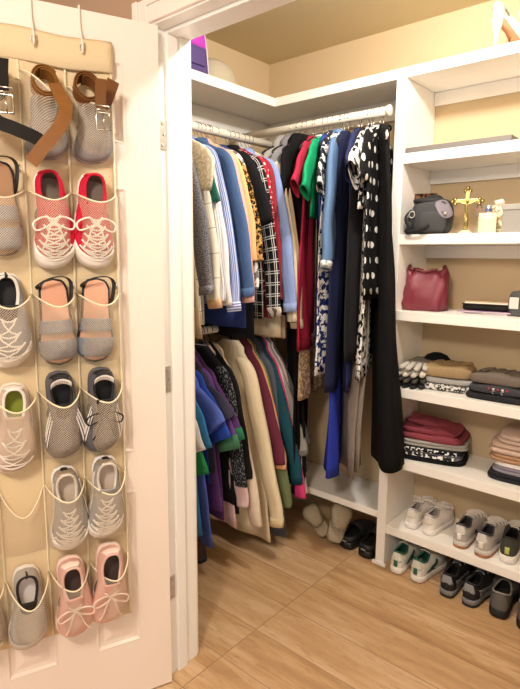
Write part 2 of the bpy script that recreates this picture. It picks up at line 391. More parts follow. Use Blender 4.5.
def garment(label,short,rodk,pos,mat,kind='shirt',hem=-.75,hw=None,hemw=.22,t=.0115,sleeve='long',sl_end=-.66,sl_u=.285,
            smat=None,cuff=None,collar=None,swing=0,lean=0,fold=.009,waist=None,white=False,cat=None,name=None,trim=None,shift=0,hood=None,hang=True,top=0,buttons=None,sv=0,flare=None,sd=1.0,ctag=None,hemtrim=None,hemtilt=0,sw=1.0):
    """u runs along the hanger towards the room, v along the rod, z down from the rod"""
    M=frame(rodk,pos,swing); r=random.Random(hash(label)%9973 if False else sum(map(ord,label)))
    cat=cat or {'shirt':'shirt','dress':'dress','skirt':'skirt','pants':'trousers'}[kind]
    T=thing(name or cat.replace(' ','_'),label,cat,group=None,mat=M)
    if hw is None: hw=(.165 if sleeve=='short' else .13) if rodk=='O' else .178
    kz=1.5 if rodk=='O' else 1.0
    zk=lambda z:-.058+(z+.058)*kz
    ph1,ph2,ph3=(r.uniform(0,6.28) for _ in range(3))
    smat=smat or mat
    def cvz(z): # sideways lean of the cloth growing with depth
        return lean*max(0,(-z-.12))/max(.2,-hem-.12)
    def foldf(z):
        k=min(1,max(0,(-z-.14)/.35))*fold
        return lambda u,s:k*(math.sin(30*u+ph1+3*z)+.55*math.sin(67*u+ph2-5*z)*(.6+.4*s)+.3*math.sin(11*u+9*z+ph3))
    if kind in('shirt','dress'):
        L=-hem; wz=[(zk(-.058),.05,.017),(zk(-.066),.062,.019),(zk(-.078),.085,.018),(zk(-.095),hw*.68,.017),(zk(-.118),hw*.9,.015),(zk(-.137),hw,.013),(zk(-.16),hw*1.02,t*1.02)]
        if sleeve=='none': wz=[(-.07,.085,.02),(-.085,.11,.022),(-.11,.15,.023),(-.14,hw*.86,.022),(-.2,hw*.85,t),(-.26,hw*.9,t)]
        z=-.24
        zs0=wz[-1][0]-.04; N=max(6,int((L-.24)/.05))
        for i in range(1,N+1):
            f=i/N; zz=lerp(zs0,hem,f)
            w=lerp(hw*1.02,hemw,f**.8)
            if waist and abs(zz-waist[0])<.25: w*=lerp(waist[1],1,min(1,abs(zz-waist[0])/.25))
            wz.append((zz,w,lerp(t,t*(flare or 1.35),f)))
        rings=[ring(a,b,zz,shift*max(0,-zz-.15),cvz(zz),fold=foldf(zz),tilt=hemtilt*max(0,(-zz-.2))/L) for zz,a,b in wz]
        bm=NB(); loft(bm,rings); b=fin('body',bm,mat,T,solid=.0022)
        if collar is not None:
            bm=NB(); cr=[ring(.05,.022,-.062),ring(.056,.027,-.05),ring(.062,.033,-.056),ring(.074,.036,-.078)]
            loft(bm,cr); fin('collar',bm,collar,T,solid=.002)
        if trim is not None:   # narrow band round the neckline
            bm=NB(); tube(bm,[v for v in ring(.07,.03,-.07)],.005,6,closed=True); fin('neck_trim',bm,trim,T)
        if hemtrim is not None:
            zz,a,b_=wz[-1]; bm=NB(); loft(bm,[ring(a+.002,b_+.002,zz+.05,shift*max(0,-zz-.15),cvz(zz+.05),fold=foldf(zz+.05)),ring(a+.002,b_+.002,zz-.004,shift*max(0,-zz-.15),cvz(zz),fold=foldf(zz))]); fin('hem_band',bm,hemtrim,T,solid=.002)
        for sg in (1,-1):
            if sleeve in('none',None): continue
            su=sl_u if sg>0 else min(sl_u,.262)
            if sleeve=='long': a0=hw-.075; b0=hw-.005; path=[(a0,zk(-.115)),(lerp(a0,b0,.55),zk(-.135)),(b0,zk(-.175)),(lerp(b0,su,.26 if rodk=='O' else .35),lerp(zk(-.175),sl_end,.25)),(lerp(b0,su,.58 if rodk=='O' else .72),lerp(zk(-.175),sl_end,.55)),(lerp(b0,su,.9),lerp(zk(-.175),sl_end,.85)),(su,sl_end)]; rad=[.022,.036,.043*sw,.046*sw,.042*sw,.038*sw,.032*sw]
            elif sleeve=='short': path=[(hw-.075,zk(-.115)),(hw-.03,zk(-.135)),(hw-.005,zk(-.17)),(lerp(hw,su,.6),lerp(zk(-.17),sl_end,.5)),(su,sl_end)]; rad=[.022,.04,.05*sw,.056*sw,.058*sw]
            elif sleeve=='cap': path=[(.12,-.098),(.165,-.112),(.205,-.15),(su,sl_end)]; rad=[.03,.045,.055,.062]
            elif sleeve=='puff': path=[(.11,-.11),(.15,-.135),(.19,-.17),(su,-.21),(su,sl_end)]; rad=[.03,.05,.062,.06,.035]
            P=[Vector((a*sg,0,b)) for a,b in path]; sp=smooth_pts(P,4); nn=len(sp); rr=[]
            for i,p in enumerate(sp):
                f=i/(nn-1); q=sp[min(i+1,nn-1)]-sp[max(i-1,0)]; q.normalize()
                e=Vector((q.z,0,-q.x))
                ra=interp([(j/(len(rad)-1),x) for j,x in enumerate(rad)],f); rb=min(ra*.42,.0145)*sd*(1 if sg>0 else .8)
                vv=cvz(p.z)+sv*f*(1 if sg>0 else .3); out=[]
                for k in range(18):
                    th=2*PI*k/18; wob=1+.10*math.sin(3*th+ph1+5*f)*f
                    out.append(p+e*ra*math.cos(th)*wob+Vector((0,vv+rb*math.sin(th)*wob+.004*math.sin(22*f+ph2)*f,0)))
                rr.append(out)
            bm=NB(); loft(bm,rr); s=fin('sleeve',bm,smat,T,solid=.002)
            if cuff is not None:
                bm=NB(); a0=rr[-3]; a1=rr[-1]; c0=sum(a0,Vector())/18; c1=sum(a1,Vector())/18
                loft(bm,[[c0+(p-c0)*1.07 for p in a0],[lerp(c0,c1,.5)+((p-c0)*.5+(q-c1)*.5)*1.1 for p,q in zip(a0,a1)],[c1+(p-c1)*1.1+Vector((0,0,-.004)) for p in a1]]); fin('cuff',bm,cuff,s,solid=.003)
        if hood is not None:
            bm=NB(); loft(bm,[ring(.05,.02,-.048),ring(.085,.034,-.046),ring(.115,.043,-.075),ring(.12,.045,-.115),ring(.09,.036,-.15),ring(.05,.02,-.16)]); fin('hood',bm,hood,T,solid=.002)
        if buttons is not None:
            for i in range(5):
                zz=-.16-i*.09
                bm=NB(); lathe(bm,[(0,0),(.0055,0),(.0055,.0015),(0,.002)],10,Matrix.Translation((.012,cvz(zz)-t*1.2-.004,zz))@Matrix.Rotation(PI/2,4,'X')); fin('button',bm,buttons,T)
    elif kind=='skirt':
        N=12; rings=[]
        for i in range(N+1):
            f=i/N; zz=lerp(-.15-top,hem,f); rings.append(ring(lerp(hw,hemw,f**.7),lerp(t*.8,t*(flare or 1.6),f),zz,shift*f,cvz(zz),fold=foldf(zz-.1)))
        bm=NB(); loft(bm,rings); fin('body',bm,mat,T,solid=.002)
        bm=NB(); loft(bm,[ring(hw+.003,t*.8+.003,-.142-top),ring(hw+.003,t*.84+.003,-.185-top)]); fin('waistband',bm,smat,T,solid=.002)
        for sg in (1,-1):
            bm=NB(); tube(bm,[(sg*.03,-.004,-.138),(sg*.03,-.004,-.15-top-.01)],.0025,6); tube(bm,[(sg*.03,.004,-.132),(sg*.03,.004,-.15-top-.01)],.0025,6); fin('loop',bm,smat,T)
    elif kind=='pants':     # folded over the bar, two leg layers
        for k,(a,dv) in enumerate(((-1,-.012),(1,.012))):
            rings=[]
            for i in range(13):
                f=i/12; zz=lerp(-.134,hem+.03*k,f); rings.append(ring(lerp(hw,hemw,f),.010+.004*f,zz,shift*f,dv+cvz(zz),fold=foldf(zz),n=28))
            bm=NB(); loft(bm,rings); fin('trouser_leg',bm,mat,T,solid=.002)
        bm=NB(); loft(bm,[ring(hw+.002,.03,-.16),ring(hw+.002,.024,-.139),ring(hw-.004,.008,-.129)]); fin('fold',bm,mat,T,solid=.002)
    if ctag is not None:
        bm=NB(); bx(bm,-.012,.012,-.0305,-.029,-.092,-.076,.0004); fin('size_label',bm,ctag,T,False)
    if hang: hanger(rodk,M,short,white)
    return T
def Y_at(px,py=300,X=-1.45): return at(px,py,0,X).y
def zL(px,py,X=-1.45): return at(px,py,0,X).z-RL[1]
def zO(px,py,X=-1.45): return at(px,py,0,X).z-RLo[1]
def Xb(px,py=300,Y=1.84): return at(px,py,1,Y).x
WB=plain('#f3efe6',.3,name='shirt button')
# ---- upper left rod, from the door towards the corner
def UL(px,endy,label,short,mat,**k):
    su=k.get('sl_u',.285); X=RL[0]+su+(.03 if k.get('sleeve','long')=='long' else .05 if k.get('sleeve')!='none' else -.04); y=Y_at(px,k.pop('py',260),X)
    if k.get('sleeve','long')!='none' : k.setdefault('sl_end',at(px,endy,0,X).z-RL[1]+.0)
    hm=k.pop('hemy',None)
    if hm: k['hem']=at(px,hm,0,RL[0]+.2).z-RL[1]
    off=.0
    return garment(label,short,'L',y+off,mat,**k)
UL(204,338,'sand linen tunic with drooping hem, nearest the door on the upper left rod','sand linen tunic',fab('#c8ab80','marl','#d9c3a0'),sleeve='none',hem=-.82,hemw=.24,hemtilt=-.12,fold=.012)
UL(212,294,'grey speckled knit top with wide folded cuffs on the upper left rod','grey speckled knit top',fab('#8d8e98','speckle','#4f515c'),hem=-.72,cuff=fab('#9a9ba6','speckle','#555763'),sl_u=.29)
UL(213,226,'ivory blouse with lacy puffed sleeves and a pale window check on the upper left rod','ivory puff-sleeve blouse',fab('#ece4d0','plaid','#8f8a7c',2.0),sleeve='puff',sl_end=-.29,sl_u=.25,hemy=322,hemw=.24,smat=fab('#ebe5d8','floral','#cfc5ac',.3))
UL(218,216,'dark teal green short-sleeved top glimpsed beyond the ivory blouse','teal green top',fab('#2f6d61'),sleeve='short',sl_u=.235,sl_end=-.34,hem=-.62)
UL(221,308,'cream overshirt with peach turned-up cuffs hanging beyond the teal green top','cream overshirt',fab('#ece4d4','plaid','#a09a90',1.5),cuff=fab('#dcb78c'),hemy=322,collar=fab('#ece4d4'),ctag=WB)
UL(226,302,'white and grey fine-striped blouse on the upper left rod','white and grey striped blouse',fab('#e2e0e0','stripe','#9aa0b2',1.2),collar=fab('#e2e0e0','stripe','#9aa0b2',1.2),hem=-.68)
UL(231,306,'plain white long-sleeved shirt before the blue striped one','plain white shirt',fab('#efeaea'),collar=fab('#efeaea'),hem=-.66,buttons=WB)
UL(240,311,'periwinkle blue shirt with fine white stripes and banded cuffs','periwinkle striped shirt',fab('#7c90d0','stripe','#d3dbf3',.9),cuff=fab('#7c90d0','hstripe','#e7eaf8',.35),collar=fab('#7c90d0'),hem=-.72,sl_u=.295)
UL(244,300,'royal blue tail-hemmed top showing only below the striped shirt','royal blue tail-hemmed top',fab('#3d4f96'),hemy=328,hemw=.205,sleeve='none',sl_u=.24)
UL(253,296,'medium denim shirt with rolled cuffs on the upper left rod','medium denim shirt',fab('#3f5c8c','denim','#6683ad'),cuff=fab('#4e6b9a','denim','#6f8cb6'),collar=fab('#3c5886','denim','#6683ad'),hem=-.66,sl_u=.29)
UL(255,303,'blush pink long-sleeved blouse behind the denim shirt','blush pink blouse',fab('#e5b3ac'),hem=-.68,collar=fab('#e5b3ac'))
UL(256,262,'peach orange top with a rounded shoulder on the upper left rod','peach orange top',fab('#edb983'),hem=-.6,sl_u=.27)
UL(259,290,'white and grey abstract-printed blouse between peach and leopard tops','white abstract-printed blouse',fab('#e6e2dc','floral','#77747a',.8),hem=-.6,sl_u=.265)
UL(263,262,'tan and black leopard print blouse','leopard print blouse',fab('#c09a5c','leopard','#17120e',.7),hem=-.62,sl_u=.285,smat=fab('#c09a5c','leopard','#17120e',.7))
UL(273,222,'black short-sleeved dress with wide sleeves on the upper left rod','black wide-sleeved dress',fab('#1b1b1f'),kind='dress',sleeve='short',sl_end=-.4,sl_u=.275,hem=-.88,hemw=.22,fold=.01)
UL(277,300,'red blouse with white dotted shoulder trim on the upper left rod','red dotted blouse',fab('#b52a3c','dots','#f0e4e0',.35),hem=-.7,sl_u=.235)
UL(281,316,'black shirt with a double white window check and a pale label cuff','black window-check shirt',fab('#17171a','tartan','#c9c9c9',.8),cuff=fab('#c9bcae','letters','#5a5552'),hem=-.8,sl_u=.28,collar=fab('#17171a'))
UL(282,300,'dark red long-sleeved top beyond the window-check shirt','dark red top',fab('#97303c'),hem=-.8,sl_u=.24)
UL(297,311,'light blue long-sleeved shirt with a piped shoulder','light blue shirt',fab('#8fa6dc'),cuff=fab('#9ab0e2'),hem=-.66,sl_u=.292,collar=fab('#8fa6dc'))
UL(299,322,'cream ribbed long cardigan next to the light blue shirt','cream ribbed cardigan',fab('#e6dac0','knit','#cbbd9e'),hemy=333,sl_u=.28)
UL(304,328,'beige brown ribbed cardigan, last before the corner on the upper left rod','beige brown cardigan',fab('#b8a184','knit','#e0d2b6'),hemy=334,sl_u=.29,cuff=fab('#d6c6a8','knit','#b7a483'))
# ---- lower left rod
def LL(px,endy,label,short,mat,**k):
    su=k.get('sl_u',.285); X=RLo[0]+su+(.03 if k.get('sleeve','long')=='long' else .05); y=Y_at(px,k.pop('py',450),X)
    if k.get('sleeve','long')!='none': k.setdefault('sl_end',at(px,endy,0,X).z-RLo[1])
    hm=k.pop('hemy',None)
    if hm: k['hem']=at(px,hm,0,RLo[0]+.22).z-RLo[1]
    return garment(label,short,'O',y,mat,**k)
LL(199,425,'bright cyan T-shirt, nearest the door on the lower left rod','cyan T-shirt',fab('#2fa6d0'),sleeve='short',hem=-.5,cat='t-shirt',name='t_shirt')
LL(205,456,'white T-shirt with a green lower layer peeking out','white T-shirt',fab('#d9d5d2'),sleeve='short',hem=-.55,cat='t-shirt',name='t_shirt')
LL(207,440,'kelly green long T-shirt on the lower left rod','kelly green T-shirt',fab('#2f9a5c'),sleeve='short',hemy=518,hemw=.255,cat='t-shirt',name='t_shirt',sl_end=-.5)
LL(210,430,'sky blue tunic with a hem just below the green T-shirt','sky blue tunic',fab('#3b7fb6'),sleeve='short',hemy=527,hemw=.25,sl_end=-.42,sl_u=.25)
LL(226,431,'periwinkle blue tunic T-shirt with wide sleeves and a long hem','periwinkle tunic T-shirt',fab('#5468bb'),sleeve='short',hemy=531,hemw=.28,sl_u=.29,fold=.013,cat='t-shirt',name='t_shirt')
LL(231,443,'royal blue T-shirt next to the periwinkle one','royal blue T-shirt',fab('#2c4aa8'),sleeve='short',hem=-.6,sl_u=.285,cat='t-shirt',name='t_shirt')
LL(235,425,'dark slate T-shirt with an orange neck edge','dark slate T-shirt',fab('#3d3c4c'),sleeve='short',hem=-.56,sl_u=.282,trim=fab('#e0a24c'),cat='t-shirt',name='t_shirt')
LL(238,452,'violet T-shirt with green-banded sleeve ends','violet green-banded T-shirt',fab('#6a4686'),sleeve='short',hemy=500,hemw=.25,sl_u=.28,cuff=fab('#4a7a5c'),cat='t-shirt',name='t_shirt')
LL(243,444,'plum purple T-shirt with a dark green sleeve band','plum purple T-shirt',fab('#5b3a6e'),sleeve='short',hemy=508,hemw=.24,sl_u=.285,cuff=fab('#2f7a55'),cat='t-shirt',name='t_shirt')
LL(246,488,'black T-shirt with grey lettering down the sleeve','black lettered T-shirt',hw=.17,mat=fab('#1f1f22'),sleeve='long',hemy=500,hemw=.22,sl_u=.25,smat=fab('#1f1f22','letters','#6d7278',.3),cat='t-shirt',name='t_shirt')
LL(251,480,'plain black long-sleeved top before the white ones','plain black top',fab('#1a1a1c'),hw=.17,sl_u=.25,hemy=508)
LL(248,508,'pale pink pyjama top peeking out below the black ones','pale pink pyjama top',fab('#dfbfc0'),sl_u=.25,hemy=522,hemw=.22)
LL(262,528,'thin ivory long-sleeved sweater with long narrow sleeves','ivory long-sleeved sweater',fab('#e3d2bd'),sl_u=.285,hem=-.62,fold=.008)
LL(284,526,'big cream fleece pullover, the bulkiest on the lower left rod','big cream fleece pullover',fab('#e6d5b4'),hemy=526,hemw=.27,sl_u=.30,cuff=fab('#dcc7a0'),t=.018,sd=1.7)
LL(285,466,'maroon long-sleeved top beside the cream pullover','maroon top',fab('#6c2f43'),sl_u=.262,hem=-.6)
LL(287,470,'peach apricot long-sleeved top between maroon and olive','apricot top',fab('#e2a272'),sl_u=.265,hem=-.6)
LL(292,508,'olive green sweatshirt on the lower left rod','olive green sweatshirt',fab('#6f7a55'),hemy=516,sl_u=.283,sd=1.2)
LL(284,500,'slate grey long sweater showing below the olive one','slate grey sweater',fab('#565a66'),hemy=534,sl_u=.2,hemw=.25)
LL(303,484,'dark teal sweatshirt with ribbed cuffs','dark teal sweatshirt',fab('#1f4e5c'),hem=-.62,sl_u=.292,cuff=fab('#1b4653','knit','#0f2f3a'),sd=1.25)
LL(299,470,'pale pink blouse between teal and hot pink tops','pale pink blouse',fab('#e7c9c8'),hem=-.66,sl_u=.245)
LL(307,499,'hot pink long-sleeved top on the lower left rod','hot pink top',fab('#dd4483'),hem=-.66,sl_u=.305)
LL(308,494,'pink and white marled top glimpsed behind the hot pink one','pink marled top',fab('#e0b6bb','marl','#f6eeee'),hem=-.68,sl_u=.28)
LL(307,456,'heather grey sweater, second from last on the lower left rod','heather grey sweater',fab('#85847f','marl','#b8b6ae'),hem=-.6,sl_u=.285,cuff=fab('#7c7b76','knit','#605f5b'),sd=1.2)
LL(310,446,'charcoal grey sweater, last on the lower left rod','charcoal sweater',fab('#45464a','marl','#6f7074'),hem=-.6,sl_u=.28)
# ---- back rod, corner to bookcase
def BR(xh,px,label,short,mat,**k):
    """xh where it hangs on the rod; px the photo column of its near edge"""
    un=k.get('hw',.178)
    Yn=RB[0]-un; py=k.pop('py',300); xn=at(px,py,1,Yn).x
    sw=math.degrees(math.atan2(xn-xh,un)); 
    k.setdefault('sl_end',-.3)
    for a in ('hemy','endy'):
        v=k.pop(a,None)
        if v: k['hem' if a=='hemy' else 'sl_end']=at(px,v,1,Yn+.02).z-RB[1]
    return garment(label,short,'B',xh,mat,swing=sw,**k)
BK=fab('#151517')
BR(-1.60,266,'light grey jersey jacket, nearest the corner on the back rod','light grey jersey jacket',fab('#8f8d8b','marl','#a9a7a4'),hw=.15,hem=-.8,endy=260,sl_u=.13,hood=fab('#a09e9b'))
BR(-1.565,275,'mid grey hooded sweatshirt on the back rod','mid grey hooded sweatshirt',fab('#77757a','marl','#8d8b8f'),hw=.15,hem=-.8,endy=270,sl_u=.13,hood=fab('#7d7b80'))
BR(-1.535,284,'black hooded jacket between the grey tops and the red dress','black hooded jacket',BK,hw=.15,hem=-.85,endy=280,sl_u=.14,hood=BK)
BR(-1.555,305,'long black trousers hanging almost to the low shelf in the corner','long black trousers',BK,kind='pants',hemy=496,hw=.13,hemw=.12,py=420,shift=.02)
BR(-1.52,296,'very long black dress beside the corner, hem near the low shelf','very long black dress',fab('#101012'),kind='dress',sleeve='none',hemy=492,hw=.13,hemw=.15,py=420,fold=.01)
BR(-1.485,301,'crimson red dress with fluttering cap sleeves and a pleated front','crimson red dress',fab('#b52c48'),kind='dress',sleeve='short',endy=192,sl_u=.29,hemy=350,hw=.165,hemw=.185,py=260,buttons=fab('#8e2136'),hemtrim=fab('#96243b'))
BR(-1.47,301,'beige skirt printed with rust and brown flowers, below the red dress','beige flowered skirt',fab('#cbb294','floral','#92795f',.45,col3='#b98a6a'),kind='skirt',hw=.13,hemw=.165,top=.8,hemy=398,py=370)
BR(-1.43,311,'emerald green top with draped short sleeves','emerald green top',fab('#169a68'),sleeve='short',endy=196,sl_u=.29,hem=-.42,py=200,trim=fab('#e9e4dc'))
BR(-1.405,316,'royal blue slip dress showing between red dress and floral dress','royal blue slip dress',fab('#3a49a0'),kind='dress',sleeve='none',hw=.16,hemw=.15,hemy=345,py=310)
BR(-1.38,323,'black and white floral blouse with short sleeves, left of the denim shirt','black and white floral blouse',fab('#f0ecea','floral','#26262e',.9),sleeve='short',endy=192,sl_u=.27,hem=-.5,py=200,collar=fab('#e8e8ea','floral','#33333c',.9))
BR(-1.345,330,'faded denim shirt with patterned turned-back cuffs on the back rod','faded denim shirt',fab('#50709c','denim','#7e9abd'),endy=268,sl_u=.275,sw=1.75,hem=-.6,cuff=fab('#9aa6b4','floral','#e8e8e8',.6),collar=fab('#5a79a5','denim','#7e9abd'),py=240,sd=1.35,white=True)
BR(-1.335,319,'long navy dress with white and blue flowers along its edge','long navy flowered dress',fab('#1f2c68','floral','#ecebea',.9),kind='dress',sleeve='none',hw=.2,hemw=.21,hemy=374,py=350,shift=.02)
BR(-1.30,329,'long dark navy sleeveless dress in the middle of the back rod','long dark navy dress',fab('#232848'),kind='dress',sleeve='none',hemy=392,hw=.19,hemw=.205,py=330)
BR(-1.32,330,'floor-length royal blue skirt hanging lowest in the middle of the back rod','royal blue maxi skirt',fab('#2c3ba6'),kind='skirt',hw=.14,hemw=.19,top=.8,hemy=474,py=440,fold=.01,flare=3)
BR(-1.25,345,'indigo dress with cap sleeves, right of the long dark navy dress','indigo dress',fab('#2a2f58'),kind='dress',sleeve='short',endy=178,sl_u=.27,hw=.19,hemw=.18,hemy=394,py=340)
BR(-1.205,347,'dark charcoal dress with a rounded hem beside the polka-dot tunic','dark charcoal dress',fab('#232226'),kind='dress',sleeve='none',hw=.19,hemw=.2,hemy=362,py=320)
BR(-1.235,364,'taupe grey crumpled satin trousers hanging low on the back rod','taupe satin trousers',fab('#7b716c','marl','#94897f',rough=.45),kind='pants',hw=.15,hemw=.13,hemy=486,py=430,fold=.014)
BR(-1.19,360,'black and white leaf-print blouse with a flared sleeve','leaf-print blouse',fab('#1c1c1f','floral','#f1efec',.9),sleeve='short',endy=180,sl_u=.30,hem=-.4,py=170,sd=1.3,sw=1.25)
BR(-1.18,361,'black and white animal-print tunic showing below the polka-dot tunic','animal-print tunic',fab('#161618','floral','#efedea',.7),kind='dress',sleeve='none',hw=.18,hemw=.19,hemy=380,py=340)
BR(-1.15,362,'black tunic with large white polka dots','polka-dot tunic',fab('#18181b','dots','#f4f2ee',1.0),kind='dress',sleeve='short',sl_end=-.3,sl_u=.22,hw=.19,hemw=.19,hemy=300,py=240,trim=WHITEP,lean=.02)
BR(-1.135,376,'long black jumpsuit with a seamed waist, next to the bookcase','long black jumpsuit',fab('#141416'),kind='dress',sleeve='none',hw=.19,hemw=.20,hemy=474,py=420,waist=(-.62,.9),t=.018,flare=3.3,lean=.075,trim=fab('#0d0d0f'),white=True)
# ------------------------------------------------------------------ shoes
WT=[(0,0),(.015,.38),(.05,.55),(.12,.66),(.25,.69),(.4,.70),(.55,.82),(.7,.98),(.78,1),(.88,.9),(.95,.68),(.985,.40),(1,0)]
def shoe(name,label,cat,M,group=None,L=.25,W=.092,H=.066,sole_h=.026,upper=None,sole=None,lining=None,lace=None,outsole=None,toe=None,heel=None,stripes=None,
         rend=.43,rw=.6,laces=5,bow=False,side=1,tongue=None,insole=None,toez=.62,collar=None,mark=None,badge=None,rimh=1.0,panel=None,scale=1,pull=None):
    T=thing(name,label,cat,group=group,mat=M)
    N=48
    def outl(phi,k=1.0):      # phi 0 heel .. pi toe, sign = side
        a=abs(phi); s=(1-math.cos(a))/2; w=interp(WT,s)*W/2*k; sg=1 if phi>=0 else -1
        bend=.006*side*math.sin(s*PI)*(1 if s>.4 else .5)+ (s**3)*-.008*side
        return sg*w+bend, s*L*(k if s>.5 else 1)+(0 if k==1 else (1-k)*L*.0)
    def toelift(s): return .010*max(0,(s-.8)/.2)**2
    def rim(phi):
        a=abs(phi); s=(1-math.cos(a))/2; sg=1 if phi>=0 else -1
        y=lerp(.018,rend,s)*L; x=sg*W/2*rw*max(0,math.sin(a))**.75*(1-.25*s)*(.95)
        z=sole_h+H*interp([(0,1.16*rimh),(.25,.92),(.55,.82),(.8,.96),(1,1.08)],s)
        return Vector((x,y,z))
    def surf(phi,t,off=0):
        x,y=outl(phi); s=y/L; R=rim(phi); g=t**1.7; h=1-(1-t)**1.9
        a=abs(phi)/PI
        zt=R.z
        # toe box height follows the length from toe to rim
        P=Vector((lerp(x,R.x,g),lerp(y,R.y,g),0))
        hh=lerp(t**.62,t**.5,a) if a>.5 else lerp(t,t**.62,a*2)
        P.z=sole_h-.004+toelift(s)*(1-t)+(zt-sole_h)*hh*lerp(1,1,a)
        if a>.5:   # flatten the vamp ramp
            base=toez*H*min(1,(t*3.2))**.6; ramp=H*1.08
            P.z=lerp(P.z, sole_h-.004+toelift(s)*(1-t)+lerp(base,ramp,max(0,t)**1.25), min(1,(a-.5)*3))
        bul=.004*math.sin(PI*min(1,t*1.1))*(1 if a<.85 else .3)
        P.x+=bul*(1 if x>0 else -1)*math.sin(abs(phi))
        if off:
            e=.02; 
            A=surf(phi+e,t)-surf(phi-e,t); B=surf(phi,min(1,t+e))-surf(phi,max(0,t-e)); n=A.cross(B)
            if n.length>1e-12:
                n.normalize(); c=Vector((0,P.y,sole_h))
                if n.dot(P-c+Vector((0,0,.01)))<0: n=-n
                P=P+n*off
        return P
    phis=[-PI+2*PI*k/N for k in range(N)]
    bm=NB(); loft(bm,[[surf(p,t) for p in phis] for t in (0,.04,.1,.18,.28,.4,.52,.64,.76,.88,1)]); fin('upper',bm,upper,T,solid=.002)
    # lining and insole
    ins=[]
    for p in phis:
        R=rim(p); ins.append(R)
    low=[Vector((outl(p,.84)[0],lerp(.07*L,rend*L*1.3,(1-math.cos(abs(p)))/2),sole_h+.006)) for p in phis]
    bm=NB(); loft(bm,[ins,[lerp(a,b,.35)+Vector((0,0,0)) for a,b in zip(ins,low)],[lerp(a,b,.75) for a,b in zip(ins,low)],low]); fin('lining',bm,lining or upper,T)
    bm=NB(); bm.faces.new([bm.verts.new(p+Vector((0,0,.001))) for p in low]); fin('insole',bm,insole or lining or upper,T)
    bm=NB(); tube(bm,[rim(p) for p in phis],.0038,6,closed=True); fin('collar',bm,collar or lining or upper,T)
    # sole
    def so(k,z,lift=1): return [Vector((outl(p,1)[0]*k,(outl(p,1)[1]-L*.45)*(1+(k-1)*.45)+L*.45,z+toelift(outl(p)[1]/L)*lift)) for p in phis]
    bm=NB(); z1=.008 if outsole else 0
    rr=[so(1.0,z1+.002),so(1.06,z1+.004),so(1.09,lerp(z1,sole_h,.5)),so(1.07,sole_h-.002),so(1.02,sole_h)]
    loft(bm,rr,True,(True,True)); fin('sole',bm,sole,T)
    if outsole:
        bm=NB(); loft(bm,[so(1.0,0),so(1.05,.001),so(1.06,z1+.003),so(.98,z1+.004)],True,(True,True)); fin('outsole',bm,outsole,T)
    def patch(nm,f,mat,nu=10,nv=6,off=.0018):
        bm=NB(); G_=[[bm.verts.new(surf(*f(i/nu,j/nv),off)) for i in range(nu+1)] for j in range(nv+1)]
        for j in range(nv):
            for i in range(nu): bm.faces.new((G_[j][i],G_[j][i+1],G_[j+1][i+1],G_[j+1][i]))
        return fin(nm,bm,mat,T,solid=.0015,offset=1)
    def wrap(p): return p if p<=PI else p-2*PI
    if toe: patch('toe_cap',lambda i,j:(wrap(PI-.95+1.9*i),.0+.36*j),toe,14,6)
    if heel: patch('heel_tab',lambda i,j:(-.42+.84*i,.45+.52*j),heel)
    if panel: 
        for sg in (1,-1): patch('side_panel',lambda i,j:(sg*lerp(.8,1.9,i),.05+lerp(.55,.35,i)*j),panel)
    if stripes:
        for sg in (1,-1):
            for q in range(3): patch('stripe',lambda i,j:(sg*(2.02+.17*q+.08*i-.12*j),.25+.55*j),stripes,3,8,.0025)
    if mark:   # a curved tick on the side
        for sg in (1,-1): patch('side_mark',lambda i,j:(sg*(.75+1.15*i),.2+.5*i**1.8+(j-.5)*.22*math.sin(PI*min(1,(1-i)*.9+.08))),mark,12,3,.0025)
    if badge: patch('heel_badge',lambda i,j:(-.16+.32*i,.15+.38*j),badge,6,4,.003)
    if tongue or lace:
        c=rim(PI); bm=NB(); rr=[]
        for j in range(6):
            f=j/5; y=c.y+lerp(.02,-.028,f); z=c.z+lerp(-.006,.018,f); w=lerp(.016,.024,f)
            rr.append([Vector((w*math.sin(a),y,z-.010*(1-math.cos(a)))) for a in [-1.2+2.4*i/8 for i in range(9)]])
        loft(bm,rr,False); fin('tongue',bm,tongue or upper,T,solid=.003)
    if lace:
        bm=NB(); rowsT=[.93-.62*k/max(1,laces-1) for k in range(laces)] if laces else []
        def lp(t,x):   # point on vamp at lateral x fraction
            dphi=.55+.25*(1-t); return surf(wrap(PI-dphi*x) if x>=0 else -(PI+dphi*x),t,.0035)
        for k,t in enumerate(rowsT):
            tube(bm,[lp(t,-1+2*i/8)+Vector((0,0,.002*math.sin(PI*i/8))) for i in range(9)],.0026,6)
            if k<len(rowsT)-1:
                t2=rowsT[k+1]
                tube(bm,[lp(lerp(t,t2,i/8),-.8+1.6*i/8)+Vector((0,0,.003)) for i in range(9)],.0024,6)
                tube(bm,[lp(lerp(t,t2,i/8),.8-1.6*i/8)+Vector((0,0,.003)) for i in range(9)],.0024,6)
        c=surf(PI,.9,.006)
        if bow:
            for sg in (1,-1):
                tube(bm,smooth_pts([c,c+Vector((sg*.02,-.012,.012)),c+Vector((sg*.045,.002,.008)),c+Vector((sg*.04,.022,.004)),c+Vector((sg*.015,.012,.006)),c],5),.0024,6)
                tube(bm,smooth_pts([c,c+Vector((sg*.012,.02,.006)),c+Vector((sg*.02,.05,.0)),c+Vector((sg*.03,.07,-.004))],5),.0022,6)
        fin('laces',bm,lace,T)
    if pull:
        a,b=rim(0),surf(0,.7,.004); bm=NB(); tube(bm,smooth_pts([a+Vector((0,.004,0)),a+Vector((0,-.002,.012)),a+Vector((0,-.008,.004)),b],5),.005,6,flat=.3); fin('pull_tab',bm,pull,T)
    return T
def floor_M(x,y,z,yaw,roll=0):   # heel at (x,y), toe direction yaw from +Y (degrees, clockwise positive)
    return Matrix.Translation((x,y,z+.0005))@Matrix.Rotation(math.radians(-yaw),4,'Z')@Matrix.Rotation(math.radians(roll),4,'Y')
